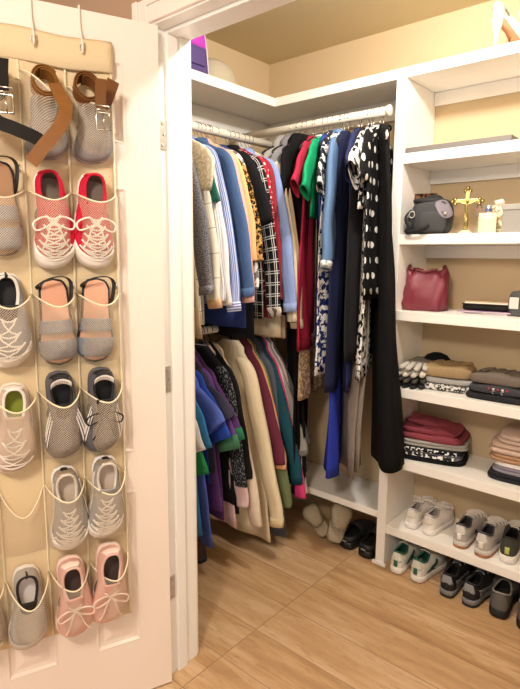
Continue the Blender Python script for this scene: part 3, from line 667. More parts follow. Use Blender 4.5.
SH=lambda c,**k: plain(c,k.pop('rough',.75),name='shoe material',bump=.1,bs=300,**k)
white=SH('#efe9e4'); offw=SH('#e4dcd2'); lgrey=SH('#b3aeab'); dgrey=SH('#4a4a4e'); blk=SH('#1a1a1d',rough=.6); gum=SH('#a5663a',rough=.5)
# bottom shelf (top .205)
zS=.2055
G1='pair of white sneakers on the lowest shelf'
shoe('sneaker','left shoe of the all-white sneakers on the lowest bookcase shelf','shoe',floor_M(-.96,2.155,zS,-2),G1,L=.235,W=.088,upper=white,sole=white,lining=SH('#cfc8c6'),lace=white,bow=True,heel=offw,side=-1,H=.06)
shoe('sneaker','right shoe of the all-white sneakers on the lowest bookcase shelf','shoe',floor_M(-.878,2.15,zS,1),G1,L=.235,W=.088,upper=white,sole=white,lining=SH('#c9c2c0'),lace=white,bow=True,heel=offw,H=.06)
G1='pair of grey sneakers on the lowest shelf'
gm=SH('#bdb7b2'); 
shoe('sneaker','left shoe of the pale grey running shoes with brown gum heels','shoe',floor_M(-.732,2.14,zS,-1),G1,L=.25,W=.095,upper=gm,sole=SH('#cfc9c2'),outsole=gum,lining=dgrey,lace=white,heel=SH('#d8d3cf'),badge=white,side=-1,sole_h=.03)
shoe('sneaker','right shoe of the pale grey running shoes with brown gum heels','shoe',floor_M(-.64,2.13,zS,1),G1,L=.25,W=.095,upper=gm,sole=SH('#cfc9c2'),outsole=gum,lining=dgrey,lace=white,heel=SH('#d8d3cf'),badge=white,sole_h=.03)
shoe('sneaker','dark olive sneaker with a thick white sole at the right end of the lowest shelf','shoe',floor_M(-.545,2.15,zS,-4),None,L=.25,W=.095,upper=SH('#3c4037'),sole=white,lining=blk,lace=offw,badge=SH('#b9c26a'),sole_h=.034,side=-1)
# on the floor under the bookcase
G2='pair of white and green sneakers on the floor'
grn=SH('#2c6350')
for i,(x,lab) in enumerate(((-.989,'left'),(-.895,'right'))):
    shoe('sneaker',lab+' shoe of the white running shoes with green heels on the floor','shoe',floor_M(x,2.095,.001,-3+6*i),G2,L=.255,W=.096,upper=SH('#dfdcd0'),sole=SH('#e8e2da'),lining=grn,collar=grn,lace=offw,badge=grn,mark=SH('#214a4d'),heel=SH('#d4d3c4'),side=-1+2*i,sole_h=.03)
G2='pair of black and grey trail shoes on the floor'
for i,(x,lab) in enumerate(((-.751,'left'),(-.660,'right'))):
    shoe('trail_shoe',lab+' shoe of the black trail shoes with grey overlays on the floor','shoe',floor_M(x,2.08,.001,-2+5*i),G2,L=.255,W=.097,upper=blk,sole=SH('#77787a'),outsole=blk,lining=SH('#232326'),lace=SH('#9b9ba0'),heel=SH('#8d8e92'),badge=blk,panel=SH('#6d6f74'),side=-1+2*i,sole_h=.032,H=.062)
G2='pair of dark grey clogs on the floor'
for i,(x,lab) in enumerate(((-.542,'left'),(-.438,'right'))):
    shoe('clog',lab+' of the dark grey suede clogs with black soles on the floor','shoe',floor_M(x,2.085-.01*i,.001,-6),G2,L=.25,W=.106,upper=SH('#5f5b57'),sole=blk,lining=SH('#2e2b29'),collar=SH('#8d8781'),side=-1+2*i,sole_h=.036,H=.062,rend=.5,rw=.74)
# ---- left part: fuzzy slippers and black clogs
FUZ=fab('#94866f','speckle','#b9ab94',.5,name='fuzzy pile',uv=False)
def slipper(label,M,upper,sole,lining,group,L=.25,W=.105,H=.06,sole_h=.022,back=False,gap=None):
    """open-backed slipper: sole, footbed and a closed front"""
    T=thing('slipper' if not back else 'clog',label,'slipper' if not back else 'shoe',group=group,mat=M)
    N=44; ph=[-PI+2*PI*k/N for k in range(N)]
    def o(p,k,z):
        s=(1-math.cos(abs(p)))/2; w=interp(WT,s)*W/2*k*(1.12 if s<.5 else 1); return Vector(((1 if p>=0 else -1)*w,L*.5+(s-.5)*L*lerp(1,k,.3),z))
    bm=NB(); loft(bm,[[o(p,1,0) for p in ph],[o(p,1.05,.002) for p in ph],[o(p,1.07,sole_h*.5) for p in ph],[o(p,1.05,sole_h) for p in ph],[o(p,.98,sole_h+.002) for p in ph]],True,(True,True)); fin('sole',bm,sole,T)
    bm=NB(); loft(bm,[[o(p,.95,sole_h+.002) for p in ph],[o(p,.93,sole_h+.007) for p in ph],[o(p,.85,sole_h+.008) for p in ph]],True,(False,True)); fin('footbed',bm,lining,T)
    bm=NB(); rr=[]
    for j in range(13):     # arches from mid foot to the toe
        s=lerp(.40,.995,j/12); w=interp(WT,s)*W/2*1.0+.0035; hgt=H*interp([(.4,1),(.55,.98),(.75,.8),(.9,.55),(.97,.32),(1,.08)],s)
        rr.append([Vector((w*math.cos(a)*(1 if abs(math.cos(a))>.2 else 1),s*L+ (-.018*math.sin(a) if j==0 else 0),sole_h-.006+(hgt)*max(0,math.sin(a))**.62)) for a in [PI*i/18 for i in range(19)]])
    loft(bm,rr,False); fin('upper',bm,upper,T,solid=.005)
    bm=NB(); tube(bm,rr[0],.004,6); fin('binding',bm,upper,T)
    if back:
        bm=NB(); a=[o(p,.9,sole_h+.03) for p in [-1.35+2.7*i/12 for i in range(13)]]; b=[o(p,1.0,sole_h) for p in [-1.35+2.7*i/12 for i in range(13)]]
        loft(bm,[b,a],False); fin('heel_band',bm,upper,T,solid=.004)
        bm=NB(); bx(bm,-.012,.012,-.006,-.002,sole_h+.006,sole_h+.012,.001); fin('heel_tag',bm,SH('#8b8b8b'),T,False)
    return T
gp='pair of beige fuzzy slippers under the low shelf'
slipper('beige fuzzy slipper lying tilted on its side, left of its mate',Matrix.Translation((-1.385,2.135,.028))@Matrix.Rotation(math.radians(50),4,'Z')@Matrix.Rotation(math.radians(-35),4,'Y')@Matrix.Rotation(math.radians(52),4,'X')@Matrix.Diagonal((.85,.7,1,1)),FUZ,FUZ,FUZ,gp,L=.245,W=.1,H=.052)
slipper('beige fuzzy slipper leaning against its mate, next to the black clogs',Matrix.Translation((-1.325,2.095,.03))@Matrix.Rotation(math.radians(38),4,'Z')@Matrix.Rotation(math.radians(20),4,'Y')@Matrix.Rotation(math.radians(58),4,'X')@Matrix.Diagonal((1,.78,1,1)),FUZ,FUZ,FUZ,gp,L=.245,W=.1,H=.055)
gp='pair of black clogs under the low shelf'
slipper('left of the black fleece-lined clogs under the low shelf',floor_M(-1.275,2.125,.001,2),blk,plain('#141416',.45,name='rubber'),SH('#101012'),gp,back=True,H=.072,sole_h=.034)
slipper('right of the black fleece-lined clogs, beside the bookcase foot',floor_M(-1.165,2.115,.001,2),blk,plain('#141416',.45,name='rubber'),SH('#101012'),gp,back=True,H=.072,sole_h=.034)
# brown boots standing in the dark under the clothes
def boot(label,x,y,yaw,h):
    T=shoe('boot',label,'boot',floor_M(x,y,.001,yaw),'brown boots under the hanging clothes',upper=SH('#38241a'),sole=blk,lining=SH('#3a2417'),H=.07,L=.25,rend=.42)
    bm=NB(); rings=[]
    for i in range(7):
        f=i/6; rings.append([Vector((.036*math.cos(a)*lerp(.95,1.25,f),.062+.046*math.sin(a)*lerp(1,1.15,f)+.01*math.sin(f*3),.08+h*f)) for a in [2*PI*k/24 for k in range(24)]])
    loft(bm,rings); fin('shaft',bm,SH('#38241a'),T,solid=.003)
boot('brown boot in the shadow under the blue tunic, nearer the door',-1.70,1.42,-80,.17)
boot('brown boot in the shadow under the clothes, farther from the door',-1.70,1.58,-78,.17)
# ------------------------------------------------------------------ over-the-door organizer
CAN=plain('#dfc9a2',.85,name='cream canvas',bump=.15,bs=220); BIND=plain('#efe3c4',.8,name='cream binding')
def net_mat():
    m,nt,b=newmat('cream mesh net'); g=G(nt); uv=g.coord('UV'); X=g.sep(uv)
    p=.0064
    a=g.math('SUBTRACT',g.math('FRACT',g.math('DIVIDE',g.math('ADD',X[0],X[1]),p)),.5); c=g.math('SUBTRACT',g.math('FRACT',g.math('DIVIDE',g.math('SUBTRACT',X[0],X[1]),p)),.5)
    d=g.math('MAXIMUM',g.math('ABSOLUTE',a),g.math('ABSOLUTE',c))
    hole=g.math('LESS_THAN',d,.41)
    tr=g.n('ShaderNodeBsdfTransparent'); ms=g.n('ShaderNodeMixShader')
    b.inputs['Base Color'].default_value=lin('#dccab2'); b.inputs['Roughness'].default_value=.6
    g.l(hole,ms.inputs[0]); g.l(b.outputs[0],ms.inputs[1]); g.l(tr.outputs[0],ms.inputs[2])
    g.l(ms.outputs[0],nt.nodes['Material Output'].inputs['Surface']); return m
NET=net_mat()
ORG=thing('shoe_organizer','cream canvas over-the-door organizer with rows of mesh shoe pockets hanging on the open panel door','shoe organizer',mat=DM@Matrix.Translation((.365,0,.32)))
OX,OZ=.365,.32
COL=[.134,.250,.360,.474,.588]     # seam positions from the hinge side
ROWZ=[1.643,1.378,1.114,.850,.585,.322]
def organizer():
    # backing sheet, gently waved
    bm=NB(); nx,nz=28,50; uvl=bm.loops.layers.uv.verify(); P=[]
    for j in range(nz+1):
        z=lerp(.312,1.962,j/nz); row=[]
        for i in range(nx+1):
            u=lerp(COL[0]-.004,COL[-1]+.004,i/nx); off=.006+.003*math.sin(u*19)+.002*math.sin(z*23+u*9)
            zz=z-(.010*math.sin((u-.13)*PI/.23)**2 if j==nz else 0)
            row.append(bm.verts.new((u-OX,off+.002,zz-OZ)))
        P.append(row)
    for j in range(nz):
        for i in range(nx): bm.faces.new((P[j][i],P[j][i+1],P[j+1][i+1],P[j+1][i]))
    fin('backing',bm,CAN,ORG,solid=.0015)
    bm=NB(); P=[]    # folded top header
    for z,o in ((1.886,.013),(1.89,.017),(1.92,.018),(1.955,.016),(1.966,.011)):
        P.append([Vector((lerp(COL[0]-.005,COL[-1]+.005,i/28)-OX,o+.003*math.sin(lerp(0,9,i/28)),z-OZ-.007*math.sin(lerp(0,6.3,i/28))**2)) for i in range(29)])
    loft(bm,P,False); fin('header',bm,CAN,ORG,solid=.0015)
    for u in COL:
        bm=NB(); tube(bm,[(u-OX,.012+.002*math.sin(z*9),z-OZ) for z in [.32+i*.1 for i in range(16)]]+[(u-OX,.012,1.886-OZ)],.0022,6,flat=2); fin('seam_binding',bm,BIND,ORG)
    for u in (.207,.322,.437+.08):
        T=ORG
        bm=NB(); ux=u-OX
        tube(bm,smooth_pts([(ux,-.045,2.038-OZ+.001),(ux,-.04,2.041-OZ),(ux,.0,2.041-OZ),(ux,.0045,2.036-OZ),(ux,.006,1.99-OZ),(ux,.018,1.965-OZ),(ux,.021,1.93-OZ),(ux,.027,1.922-OZ),(ux,.032,1.932-OZ),(ux,.031,1.952-OZ)],5),.0026,8); fin('door_hook',bm,plain('#e9dccb',.45,name='coated hook wire'),T)
        bm=NB(); tube(bm,[(ux+.007*math.cos(a),.0225,1.936-OZ+.007*math.sin(a)) for a in [2*PI*k/16 for k in range(16)]],.002,6,closed=True); fin('grommet',bm,STEEL,T)
    for ri,zb in enumerate(ROWZ):
        for ci in range(4):
            u0,u1=COL[ci]+.002,COL[ci+1]-.002
            empty=(ci,ri)==(2,4)
            D=.030 if empty else .102
            if ri==0: D=.075
            rh=.175; nu,nv=20,18
            def rimz(i):  # opening edge: low in the middle
                f=abs(2*i-1); dip=.075 if empty else (.05 if (ci,ri) in((2,5),(0,0),(1,0)) else .028)
                return rh+.018-dip*(1-f**1.8)
            if (ci,ri)==(1,0): 
                def rimz(i): return lerp(.12,.215,i)
            def pp(i,j):
                zz=j*rimz(i); prof=min(1,(zz/.055))**.55 if zz>0 else 0
                tap=lerp(1,.88,min(1,zz/rh))
                y=.0125+D*prof*(max(0,math.sin(PI*i))**.62)*tap*(1+.03*math.sin(9*i+5*j+ci))
                return Vector((lerp(u0,u1,i)-OX,y,zb+.004+zz-OZ))
            bm=NB(); rr=[[pp(i/nu,j/nv) for i in range(nu+1)] for j in range(nv+1)]
            loft(bm,rr,False); pk=fin('pocket',bm,NET,ORG)
            bm=NB(); tube(bm,rr[-1],.0022,6); fin('pocket_edge',bm,BIND,pk)
organizer()
def pocket_M(ci,ri,du=0,dz=0,tilt=0,lean=0,off=.0):
    u=(COL[ci]+COL[ci+1])/2+du+.005; z=ROWZ[ri]+.243+dz
    # local y (toe) down the door, local z out of the door
    A=Matrix(((-1,0,0,u),(0,0,1,.0165+off),(0,-1,0,z),(0,0,0,1)))
    return DM@A@Matrix.Rotation(math.radians(tilt),4,'Z')@Matrix.Rotation(math.radians(lean),4,'X')@Matrix.Diagonal((1.07,.945,.74,1))
red=fab('#cf2340',name='red canvas',uv=False); rl=SH('#5d5148')
LW=plain('#f4efe6',.8,name='cotton lace')
gp='pair of red canvas sneakers in the door organizer'
for ci,w in ((1,'left'),(0,'right')):
    shoe('canvas_sneaker',w+' of the red canvas sneakers with white toe caps in the second pocket row','shoe',pocket_M(ci,1,dz=.002,tilt=-3 if ci else 2),gp,L=.255,W=.093,upper=red,sole=plain('#f2ece4',.5,name='white rubber'),toe=plain('#f2ece4',.5,name='white rubber'),lining=rl,lace=LW,laces=6,bow=True,collar=red,tongue=red,heel=red,insole=SH('#77695c'),side=1 if ci else -1,H=.05,sole_h=.024)
SAN=fab('#66707f','marl','#8a92a0',name='grey strap cloth',uv=False); PK=SH('#e3a98c'); 
def sandal(label,M,group,strap,foot,rimc,L=.245,W=.092,buckle=True,bands=((.47,.62),(.70,.93)),hs=.05,ankle=True,plat=.018):
    T=thing('sandal',label,'sandal',group=group,mat=M); N=44; ph=[-PI+2*PI*k/N for k in range(N)]
    def o(p,k,z):
        s=(1-math.cos(abs(p)))/2; return Vector(((1 if p>=0 else -1)*interp(WT,s)*W/2*k*(1.08 if s<.5 else 1),L*.5+(s-.5)*L*lerp(1,k,.35),z))
    bm=NB(); loft(bm,[[o(p,.98,0) for p in ph],[o(p,1.02,.003) for p in ph],[o(p,1.02,plat-.003) for p in ph],[o(p,.97,plat) for p in ph]],True,(True,True)); fin('sole',bm,rimc,T)
    bm=NB(); loft(bm,[[o(p,.9,plat-.002) for p in ph],[o(p,.88,plat+.002) for p in ph],[o(p,.8,plat+.0025) for p in ph]],True,(False,True)); fin('footbed',bm,foot,T)
    for (a,b) in bands:
        bm=NB(); rr=[]
        for j in range(6):
            s=lerp(a,b,j/5); w=interp(WT,s)*W/2+.002; rr.append([Vector((w*math.cos(q),s*L,.006+hs*interp([(.4,1),(.7,.85),(1,.5)],s)*max(0,math.sin(q))**.7)) for q in [PI*i/16 for i in range(17)]])
        loft(bm,rr,False); fin('strap',bm,strap,T,solid=.003)
    if ankle:
        pts=[(-W*.36,.10*L,plat),(-W*.40,.06*L,.045),(-W*.1,-.01*L,.062),(W*.25,-.005,.062),(W*.42,.05*L,.05),(W*.40,.22*L,.045),(W*.36,.3*L,plat)]
        bm=NB(); tube(bm,smooth_pts([(a,b,c) for a,b,c in pts],5),.007,6,flat=.25); fin('ankle_strap',bm,strap if not buckle else blk,T)
        if buckle:
            bm=NB(); tube(bm,[(W*.44+.004,.08*L+.009*math.cos(a),.05+.009*math.sin(a)) for a in [2*PI*k/12 for k in range(12)]],.0018,6,closed=True); fin('buckle',bm,CHROME,T)
    return T
gp='pair of grey strap sandals in the door organizer'
sandal('left of the grey strap sandals with peach footbeds in the third pocket row',pocket_M(1,2,dz=-.005,tilt=-2),gp,SAN,PK,blk)
sandal('right of the grey strap sandals with peach footbeds, its buckle showing',pocket_M(0,2,dz=-.005,tilt=3),gp,SAN,PK,blk)
sandal('grey and tan sandal with a thick black ankle strap at the left picture edge',pocket_M(2,1,dz=.02),None,SAN,SH('#a8805f'),blk,hs=.055)
shoe('canvas_sneaker','grey sneaker with black lining and white toe cap in the third pocket row','shoe',pocket_M(2,2,dz=.008),None,upper=SH('#8f9096'),sole=white,toe=white,lining=blk,collar=offw,tongue=blk,lace=LW,insole=blk,H=.05,sole_h=.024,pull=blk,laces=4)
gp='pair of black three-striped sneakers in the door organizer'
UG=SH('#5a5960')
for ci,w in ((1,'left'),(0,'right')):
    T=shoe('striped_sneaker',w+' of the dark sneakers with three white stripes'+(' in the fourth pocket row' if ci else ', its black bow hanging out'),'shoe',pocket_M(ci,3,dz=.008,tilt=-3 if ci else 1),gp,L=.25,W=.093,upper=UG,sole=UG,lining=blk,collar=blk,insole=blk,heel=blk,stripes=white,lace=None if ci else blk,bow=True,laces=1,H=.056,tongue=blk,toe=None)
    bm=NB(); P=[]
    for j in range(4):
        P.append([Vector((.027*math.sin(a),.034-.025*math.cos(a)+.016*j/3,.0905-.012*j/3)) for a in [-1.1+2.2*i/10 for i in range(11)]])
    loft(bm,P,False); lb=fin('inner_label',bm,white,T,solid=.001)
    bm=NB()
    for i in range(6):
        a=-.6+.24*i; bx(bm,.024*math.sin(a)-.0014,.024*math.sin(a)+.0014,.0405-.025*math.cos(a),.0425-.025*math.cos(a),.0868,.0882,.0002)
    fin('lettering',bm,plain('#77747a',.6,name='grey print'),lb,False)
shoe('suede_sneaker','beige suede sneaker with a lime green insole in the fourth pocket row','shoe',pocket_M(2,3,dz=-.012,tilt=2),None,upper=SH('#cbb3a2'),sole=SH('#e9dccb'),lining=white,insole=SH('#8c9630'),lace=offw,laces=4,H=.054,heel=offw,mark=SH('#9c968f'))
gp='pair of white and grey trainers in the door organizer'
for ci,w in ((1,'left'),(0,'right')):
    shoe('trainer',w+' of the white and grey laced trainers with silver heels in the fifth pocket row','shoe',pocket_M(ci,4,dz=.002+.012*(ci==0),tilt=-3 if ci else 2),gp,upper=SH('#9a9793'),sole=white,lining=SH('#cfc2b4'),collar=SH('#d9cfc2'),heel=plain('#c9b9a4',.3,.6,name='silver heel'),toe=offw,lace=offw,laces=6,insole=SH('#e1cfbd'),panel=offw,H=.054,badge=blk)
gp='pair of pink knit trainers in the door organizer'
for ci,w in ((1,'left'),(0,'right')):
    shoe('knit_trainer',w+' of the pale pink trainers with pink bows in the lowest pocket row','shoe',pocket_M(ci,5,dz=.0+.012*(ci==0),tilt=-3 if ci else 3,off=.012),gp,L=.25,W=.095,upper=SH('#d9ab9c'),sole=SH('#ecd3c8'),lining=SH('#5d4a47'),collar=SH('#e2bcae'),heel=SH('#efd5ca'),lace=SH('#efd9c8'),bow=True,laces=1,rend=.5,H=.06,tongue=SH('#d9ab9c'))
shoe('slip_on','white and grey slip-on with a black heel strap in the lowest pocket row','shoe',pocket_M(2,5,dz=-.004,tilt=1),None,upper=SH('#aaa39c'),sole=offw,lining=offw,collar=blk,insole=SH('#efe7e2'),H=.05,toe=SH('#c3b7ab'),pull=blk,tongue=blk)
shoe('grey_shoe','grey shoe cut off by the left picture edge in the lowest pocket row','shoe',pocket_M(3,5),None,upper=SH('#a59686'),sole=offw,lining=dgrey,lace=offw,H=.05)
for ci,w in ((1,'middle'),(0,'hinge-side')):
    shoe('grey_shoe','grey shoe seen through the net of the '+w+' top pocket under a belt','shoe',DM@Matrix(((-1,0,0,(COL[ci]+COL[ci+1])/2),(0,0,1,.0165),(0,-1,0,ROWZ[0]+.165),(0,0,0,1)))@Matrix.Diagonal((1.1,1,.62,1)),'grey shoes under the rolled belts',L=.155,W=.088,H=.05,upper=SH('#85807f'),sole=SH('#85807f'),lining=SH('#85807f'))
# rolled belts
def belt(label,ci,dz,col,inner,tail,buckle=None,rollang=25,du=0,ell=1.35,turns=2.2):
    M=DM@Matrix.Translation(((COL[ci]+COL[ci+1])/2+du,.052,ROWZ[0]+.195+dz))
    T=thing('leather_belt',label,'belt',mat=M)
    R=Matrix.Rotation(math.radians(rollang),4,'X')
    n=64; pts=[]
    for k in range(n+1):
        a=2*PI*turns*k/n; r=.023+.0036*a/(2*PI)*1.3; pts.append(Vector((r*math.cos(a+1.2),0,r*ell*math.sin(a+1.2))))
    def strip(P,w,axis,th=.0015):
        bm=NB(); rr=[]
        for i,p in enumerate(P):
            ax=axis(i/(len(P)-1)) if callable(axis) else axis
            t=(P[min(i+1,len(P)-1)]-P[max(i-1,0)]).normalized(); nn=t.cross(ax).normalized()*th
            rr.append([p-ax*w/2-nn,p+ax*w/2-nn,p+ax*w/2+nn,p-ax*w/2+nn])
        loft(bm,rr,True,(True,True)); return bm
    ax=(R@Vector((0,1,0)))
    fin('coil',strip([R@p for p in pts],.034,ax),[col],T,False)
    if tail:
        P=smooth_pts([Vector(p) for p in tail],6); fin('tail',strip(P,.031,lambda f:((P[min(len(P)-1,int(f*(len(P)-1))+1)]-P[max(0,int(f*(len(P)-1))-1)]).normalized().cross(Vector((0,1,0)))).normalized()),col,T,False)
    if buckle:
        bm=NB(); b=Vector(buckle)
        tube(bm,[b+Vector((x,0,z)) for x,z in ((-.016,-.02),(.016,-.02),(.016,.02),(-.016,.02))],.0032,8,closed=True); tube(bm,[b+Vector((-.002,.002,-.02)),b+Vector((.0,.004,.018))],.0022,6)
        tube(bm,[b+Vector((x,0,z)) for x,z in ((-.016,.026),(.016,.026),(.016,.036),(-.016,.036))],.0022,8,closed=True)
        fin('buckle',bm,plain('#c9c5b8',.2,1,name='nickel buckle'),T)
        P=[b+Vector((.004,-.002,.03)),b+Vector((.004,.0,.06)),b+Vector((.0,-.006,.1))]; fin('buckle_strap',strip(smooth_pts(P,3),.026,Vector((1,0,0))),col,T,False)
BR1=plain('#8d5a22',.5,name='brown leather',var=.25,bump=.2); BR2=plain('#784a1e',.5,name='tan leather',var=.25,bump=.2); BKL=plain('#1c1917',.7,name='black leather',bump=.2,spec=.2)
belt('rolled brown leather belt with its tail hanging over the middle pocket of the top row',1,-.012,BR1,BR2,[(-.02,.02,-.0),(-.024,.055,-.03),(-.034,.078,-.07),(-.016,.086,-.115),(.02,.085,-.16),(.05,.078,-.2)])
belt('rolled brown leather belt with a nickel buckle, nearest the hinge in the top row',0,-.012,BR2,BR1,[(-.025,.0,-.02),(-.04,.01,-.03),(-.052,.016,-.005),(-.066,.01,.03)],buckle=(-.024,.066,-.085),du=.014)
belt('rolled black belt at the left picture edge, its tail crossing the brown one',2,-.02,BKL,BKL,[(.03,.04,-.075),(.0,.064,-.105),(-.03,.078,-.118),(-.075,.082,-.135),(-.098,.082,-.15)],buckle=(-.018,.05,-.06))
# ------------------------------------------------------------------ things on the shelves
def softbox(bm,w,d,h,n=28,m=7,p=5,q=2.4,wob=.0,seed=0,M=None,sag=0):
    """a soft flat bundle: rounded-rectangle footprint, rounded edges"""
    rr=[]; 
    for j in range(m+1):
        a=-PI/2+PI*j/m; z=h/2+h/2*math.copysign(abs(math.sin(a))**(2/q),math.sin(a)); k=max(.02,abs(math.cos(a))**(2/q))
        inner=1-(1-k)*min(.5,h/max(w,d)*1.3)
        if j in(0,m): inner=.5
        row=[]
        for i in range(n):
            th=2*PI*i/n; c,s=math.cos(th),math.sin(th)
            x=w/2*inner*math.copysign(abs(c)**(2/p),c); y=d/2*inner*math.copysign(abs(s)**(2/p),s)
            zz=z+wob*h*math.sin(3*th+seed)*(z/h)+wob*h*.6*math.sin(x*40+seed)*(z/h)-sag*(abs(x)/(w/2))**2*(z/h)
            row.append(Vector((x*(1+wob*.12*math.sin(5*th+seed+z*80)),y*(1+wob*.12*math.cos(4*th+seed)),max(0,zz))))
        rr.append([M@v for v in row] if M is not None else row)
    loft(bm,rr,True,(True,True))
def folded(label,cat,loc,w,d,h,mat,yaw=0,name='folded_shirt',layers=2,seed=0,wob=.12,group=None,print_=None,tilt=0):
    T=thing(name,label,cat,loc,(0,math.radians(tilt),math.radians(yaw)),group)
    for k in range(layers):
        bm=NB(); softbox(bm,w*(1-.03*k),d*(1-.02*k),h/layers,wob=wob,seed=seed+k*1.7,M=Matrix.Translation((.003*k,-.002*k,h/layers*k))); fin('fold',bm,mat,T)
    if print_ is not None:
        bm=NB(); hh=h*.78; bx(bm,-w*.38,w*.4,-d/2-.002,-d/2+.0015,h*.12,hh,.0008,1); fin('printed_band',bm,print_,T,False)
    return T
g=None
z5=.531
yw=14
GS='folded shirts in the left stack'
folded('folded black shirt at the bottom of the left stack of shirts','shirt',(-.92,2.275,z5),.29,.22,.02,fab('#1c1c1f',uv=False),yw,seed=1)
folded('folded grey shirt with black and white print, second from the bottom of the left stack','shirt',(-.928,2.272,z5+.0205),.28,.215,.024,fab('#7b7d84',uv=False),yw-2,seed=2,print_=fab('#2c2d36','letters','#f2f2f2',.45,uv=False))
folded('folded black shirt with white lettered band in the middle of the left stack','shirt',(-.925,2.270,z5+.045),.285,.218,.022,fab('#26262b',uv=False),yw+1,seed=3,print_=fab('#1c1c22','letters','#f6f6f6',.4,uv=False))
folded('folded light grey shirt right under the rose red one','shirt',(-.915,2.276,z5+.0675),.29,.22,.026,fab('#aaa7a2',uv=False),yw+4,seed=4)
def redshirt():
    T=thing('folded_shirt','rose red shirt loosely folded on top of the left stack','shirt',(-.92,2.27,z5+.094),(0,0,math.radians(10)))
    m=fab('#8f4450',uv=False)
    bm=NB(); softbox(bm,.285,.215,.03,wob=.2,seed=5,sag=.006); fin('fold',bm,m,T)
    bm=NB(); softbox(bm,.25,.19,.022,wob=.3,seed=6,M=Matrix.Translation((-.006,.0,.028))); fin('fold',bm,m,T)
    bm=NB(); softbox(bm,.19,.13,.02,wob=.4,seed=7,M=Matrix.Translation((-.03,.025,.046))@Matrix.Rotation(.1,4,'Y')); fin('fold',bm,m,T)
redshirt()
x=-.535
for i,(c,h,w,lab) in enumerate((('#2d2d33',.034,.27,'folded dark grey trousers at the bottom of the right stack'),('#8c8794',.03,.26,'folded lavender grey shirt in the right stack'),('#e7e2dd',.014,.255,'thin folded white shirt in the right stack'),('#b08a6c',.032,.265,'folded caramel sweater in the right stack'),('#cdb3a4',.045,.27,'folded peach sweater, thick, near the top of the right stack'),('#d0b9ac',.035,.25,'folded pale peach sweater topping the right stack'))):
    zc=z5+sum((.034,.03,.014,.032,.045,.035)[:i])+.0005*i
    folded(lab,'sweater' if i>2 else ('trousers' if i==0 else 'shirt'),(x+(0,.012,.012,0,.0,.02)[i],2.29,zc),w,.23,h,fab(c,uv=False),4,name='folded_sweater' if i>2 else ('folded_trousers' if i==0 else 'folded_shirt'),seed=11+i,wob=.08)
# ---- hats and gloves shelf (top .853)
z4=.8535
def beanie(label,x,y,z,w,d,h,mat,yaw=0,seed=0,pom=False,studs=False,ribs=True):
    T=thing('knit_beanie',label,'hat',(x,y,z),(0,0,math.radians(yaw)),None)
    bm=NB(); softbox(bm,w,d,h,n=36,wob=.1,seed=seed,p=3.2,sag=.003); fin('crown',bm,mat,T)
    bm=NB(); softbox(bm,w*1.03,d*.36,h*.9,n=36,wob=.06,seed=seed+1,p=4,M=Matrix.Translation((0,-d*.34,.001))); fin('cuff',bm,mat,T)
    if ribs:
        for i in range(4):
            xx=-w*.3+i*w*.19
            bm=NB(); tube(bm,smooth_pts([(xx-.006,-d*.12,h*.97),(xx+.008,d*.1,h*1.02),(xx+.022,d*.36,h*.92)],5),.009,8,flat=.6); fin('ridge',bm,mat,T)
    if studs:
        for i in range(5):
            bm=NB(); c=['#b3263c','#e9e4df'][i%2]
            lathe(bm,[(0,0),(.005,0),(.004,.003),(0,.0035)],10,Matrix.Translation((-w*.12+i*.017,-d*.52,h*.65))@Matrix.Rotation(PI/2,4,'X')); fin('stud',bm,plain(c,.35,name='stud'),T)
        for i in range(2):
            bm=NB(); tube(bm,[(-w*.03+i*.034+.006*math.cos(a),-d*.525,h*.3+.006*math.sin(a)) for a in [1+.35*k for k in range(12)]],.002,6); fin('ring_charm',bm,CHROME,T)
    return T
beanie('black and white flecked beanie at the bottom of the tan beanie stack',-.865,2.27,z4,.2,.17,.03,fab('#3a3a3d','floral','#d5d2cc',.35,uv=False),8,2,ribs=False)
beanie('light grey beanie in the middle of the tan beanie stack',-.855,2.275,z4+.031,.195,.165,.026,fab('#8d8b88','marl','#b9b6b2',uv=False),10,3,ribs=False)
beanie('tan knitted beanie with folds on top of the left beanie stack',-.865,2.272,z4+.058,.2,.17,.05,fab('#8c7657','marl','#b39a75',uv=False),8,4)
beanie('black beanie at the bottom of the right beanie stack',-.65,2.245,z4,.22,.17,.026,fab('#1d1d20','marl','#333338',uv=False),2,5,ribs=False)
beanie('dark beanie with red studs and ring charms in the right beanie stack',-.645,2.25,z4+.027,.21,.165,.035,fab('#2a2a2e','marl','#55555c',uv=False),2,6,studs=True,ribs=False)
beanie('grey brown ribbed beanie on top of the right beanie stack',-.65,2.255,z4+.063,.205,.165,.042,fab('#5d544f','marl','#85796f',uv=False),2,7)
def glove(label,M,mat,cuff,tip=None,group=None):
    T=thing('knit_glove',label,'glove',group=group,mat=M)
    bm=NB(); softbox(bm,.085,.09,.024,p=3,wob=.03,M=Matrix.Translation((0,.0,0))); fin('palm',bm,mat,T)
    for i,(L,a) in enumerate(((.062,-9),(.07,-3),(.066,4),(.05,11))):
        x=-.031+.0205*i; bm=NB(); d=Vector((math.sin(math.radians(a)),-math.cos(math.radians(a)),-.15)).normalized()
        p=Vector((x,-.035,.013)); tube(bm,[p+d*L*f for f in (0,.25,.5,.75,.92,1)],.0105,10,rfun=lambda t:(1,1,1,.95,.75,.4)[min(5,int(t*5+.5))]); fin('finger',bm,tip or mat,T)
    bm=NB(); p=Vector((.04,.01,.012)); tube(bm,[p,p+Vector((.018,-.02,.0)),p+Vector((.024,-.045,-.003)),p+Vector((.024,-.056,-.005))],.0115,10,rfun=lambda t:1-.5*t*t); fin('thumb',bm,mat,T)
    bm=NB(); softbox(bm,.078,.055,.026,p=3.5,M=Matrix.Translation((0,.062,-.001))); fin('cuff',bm,cuff,T)
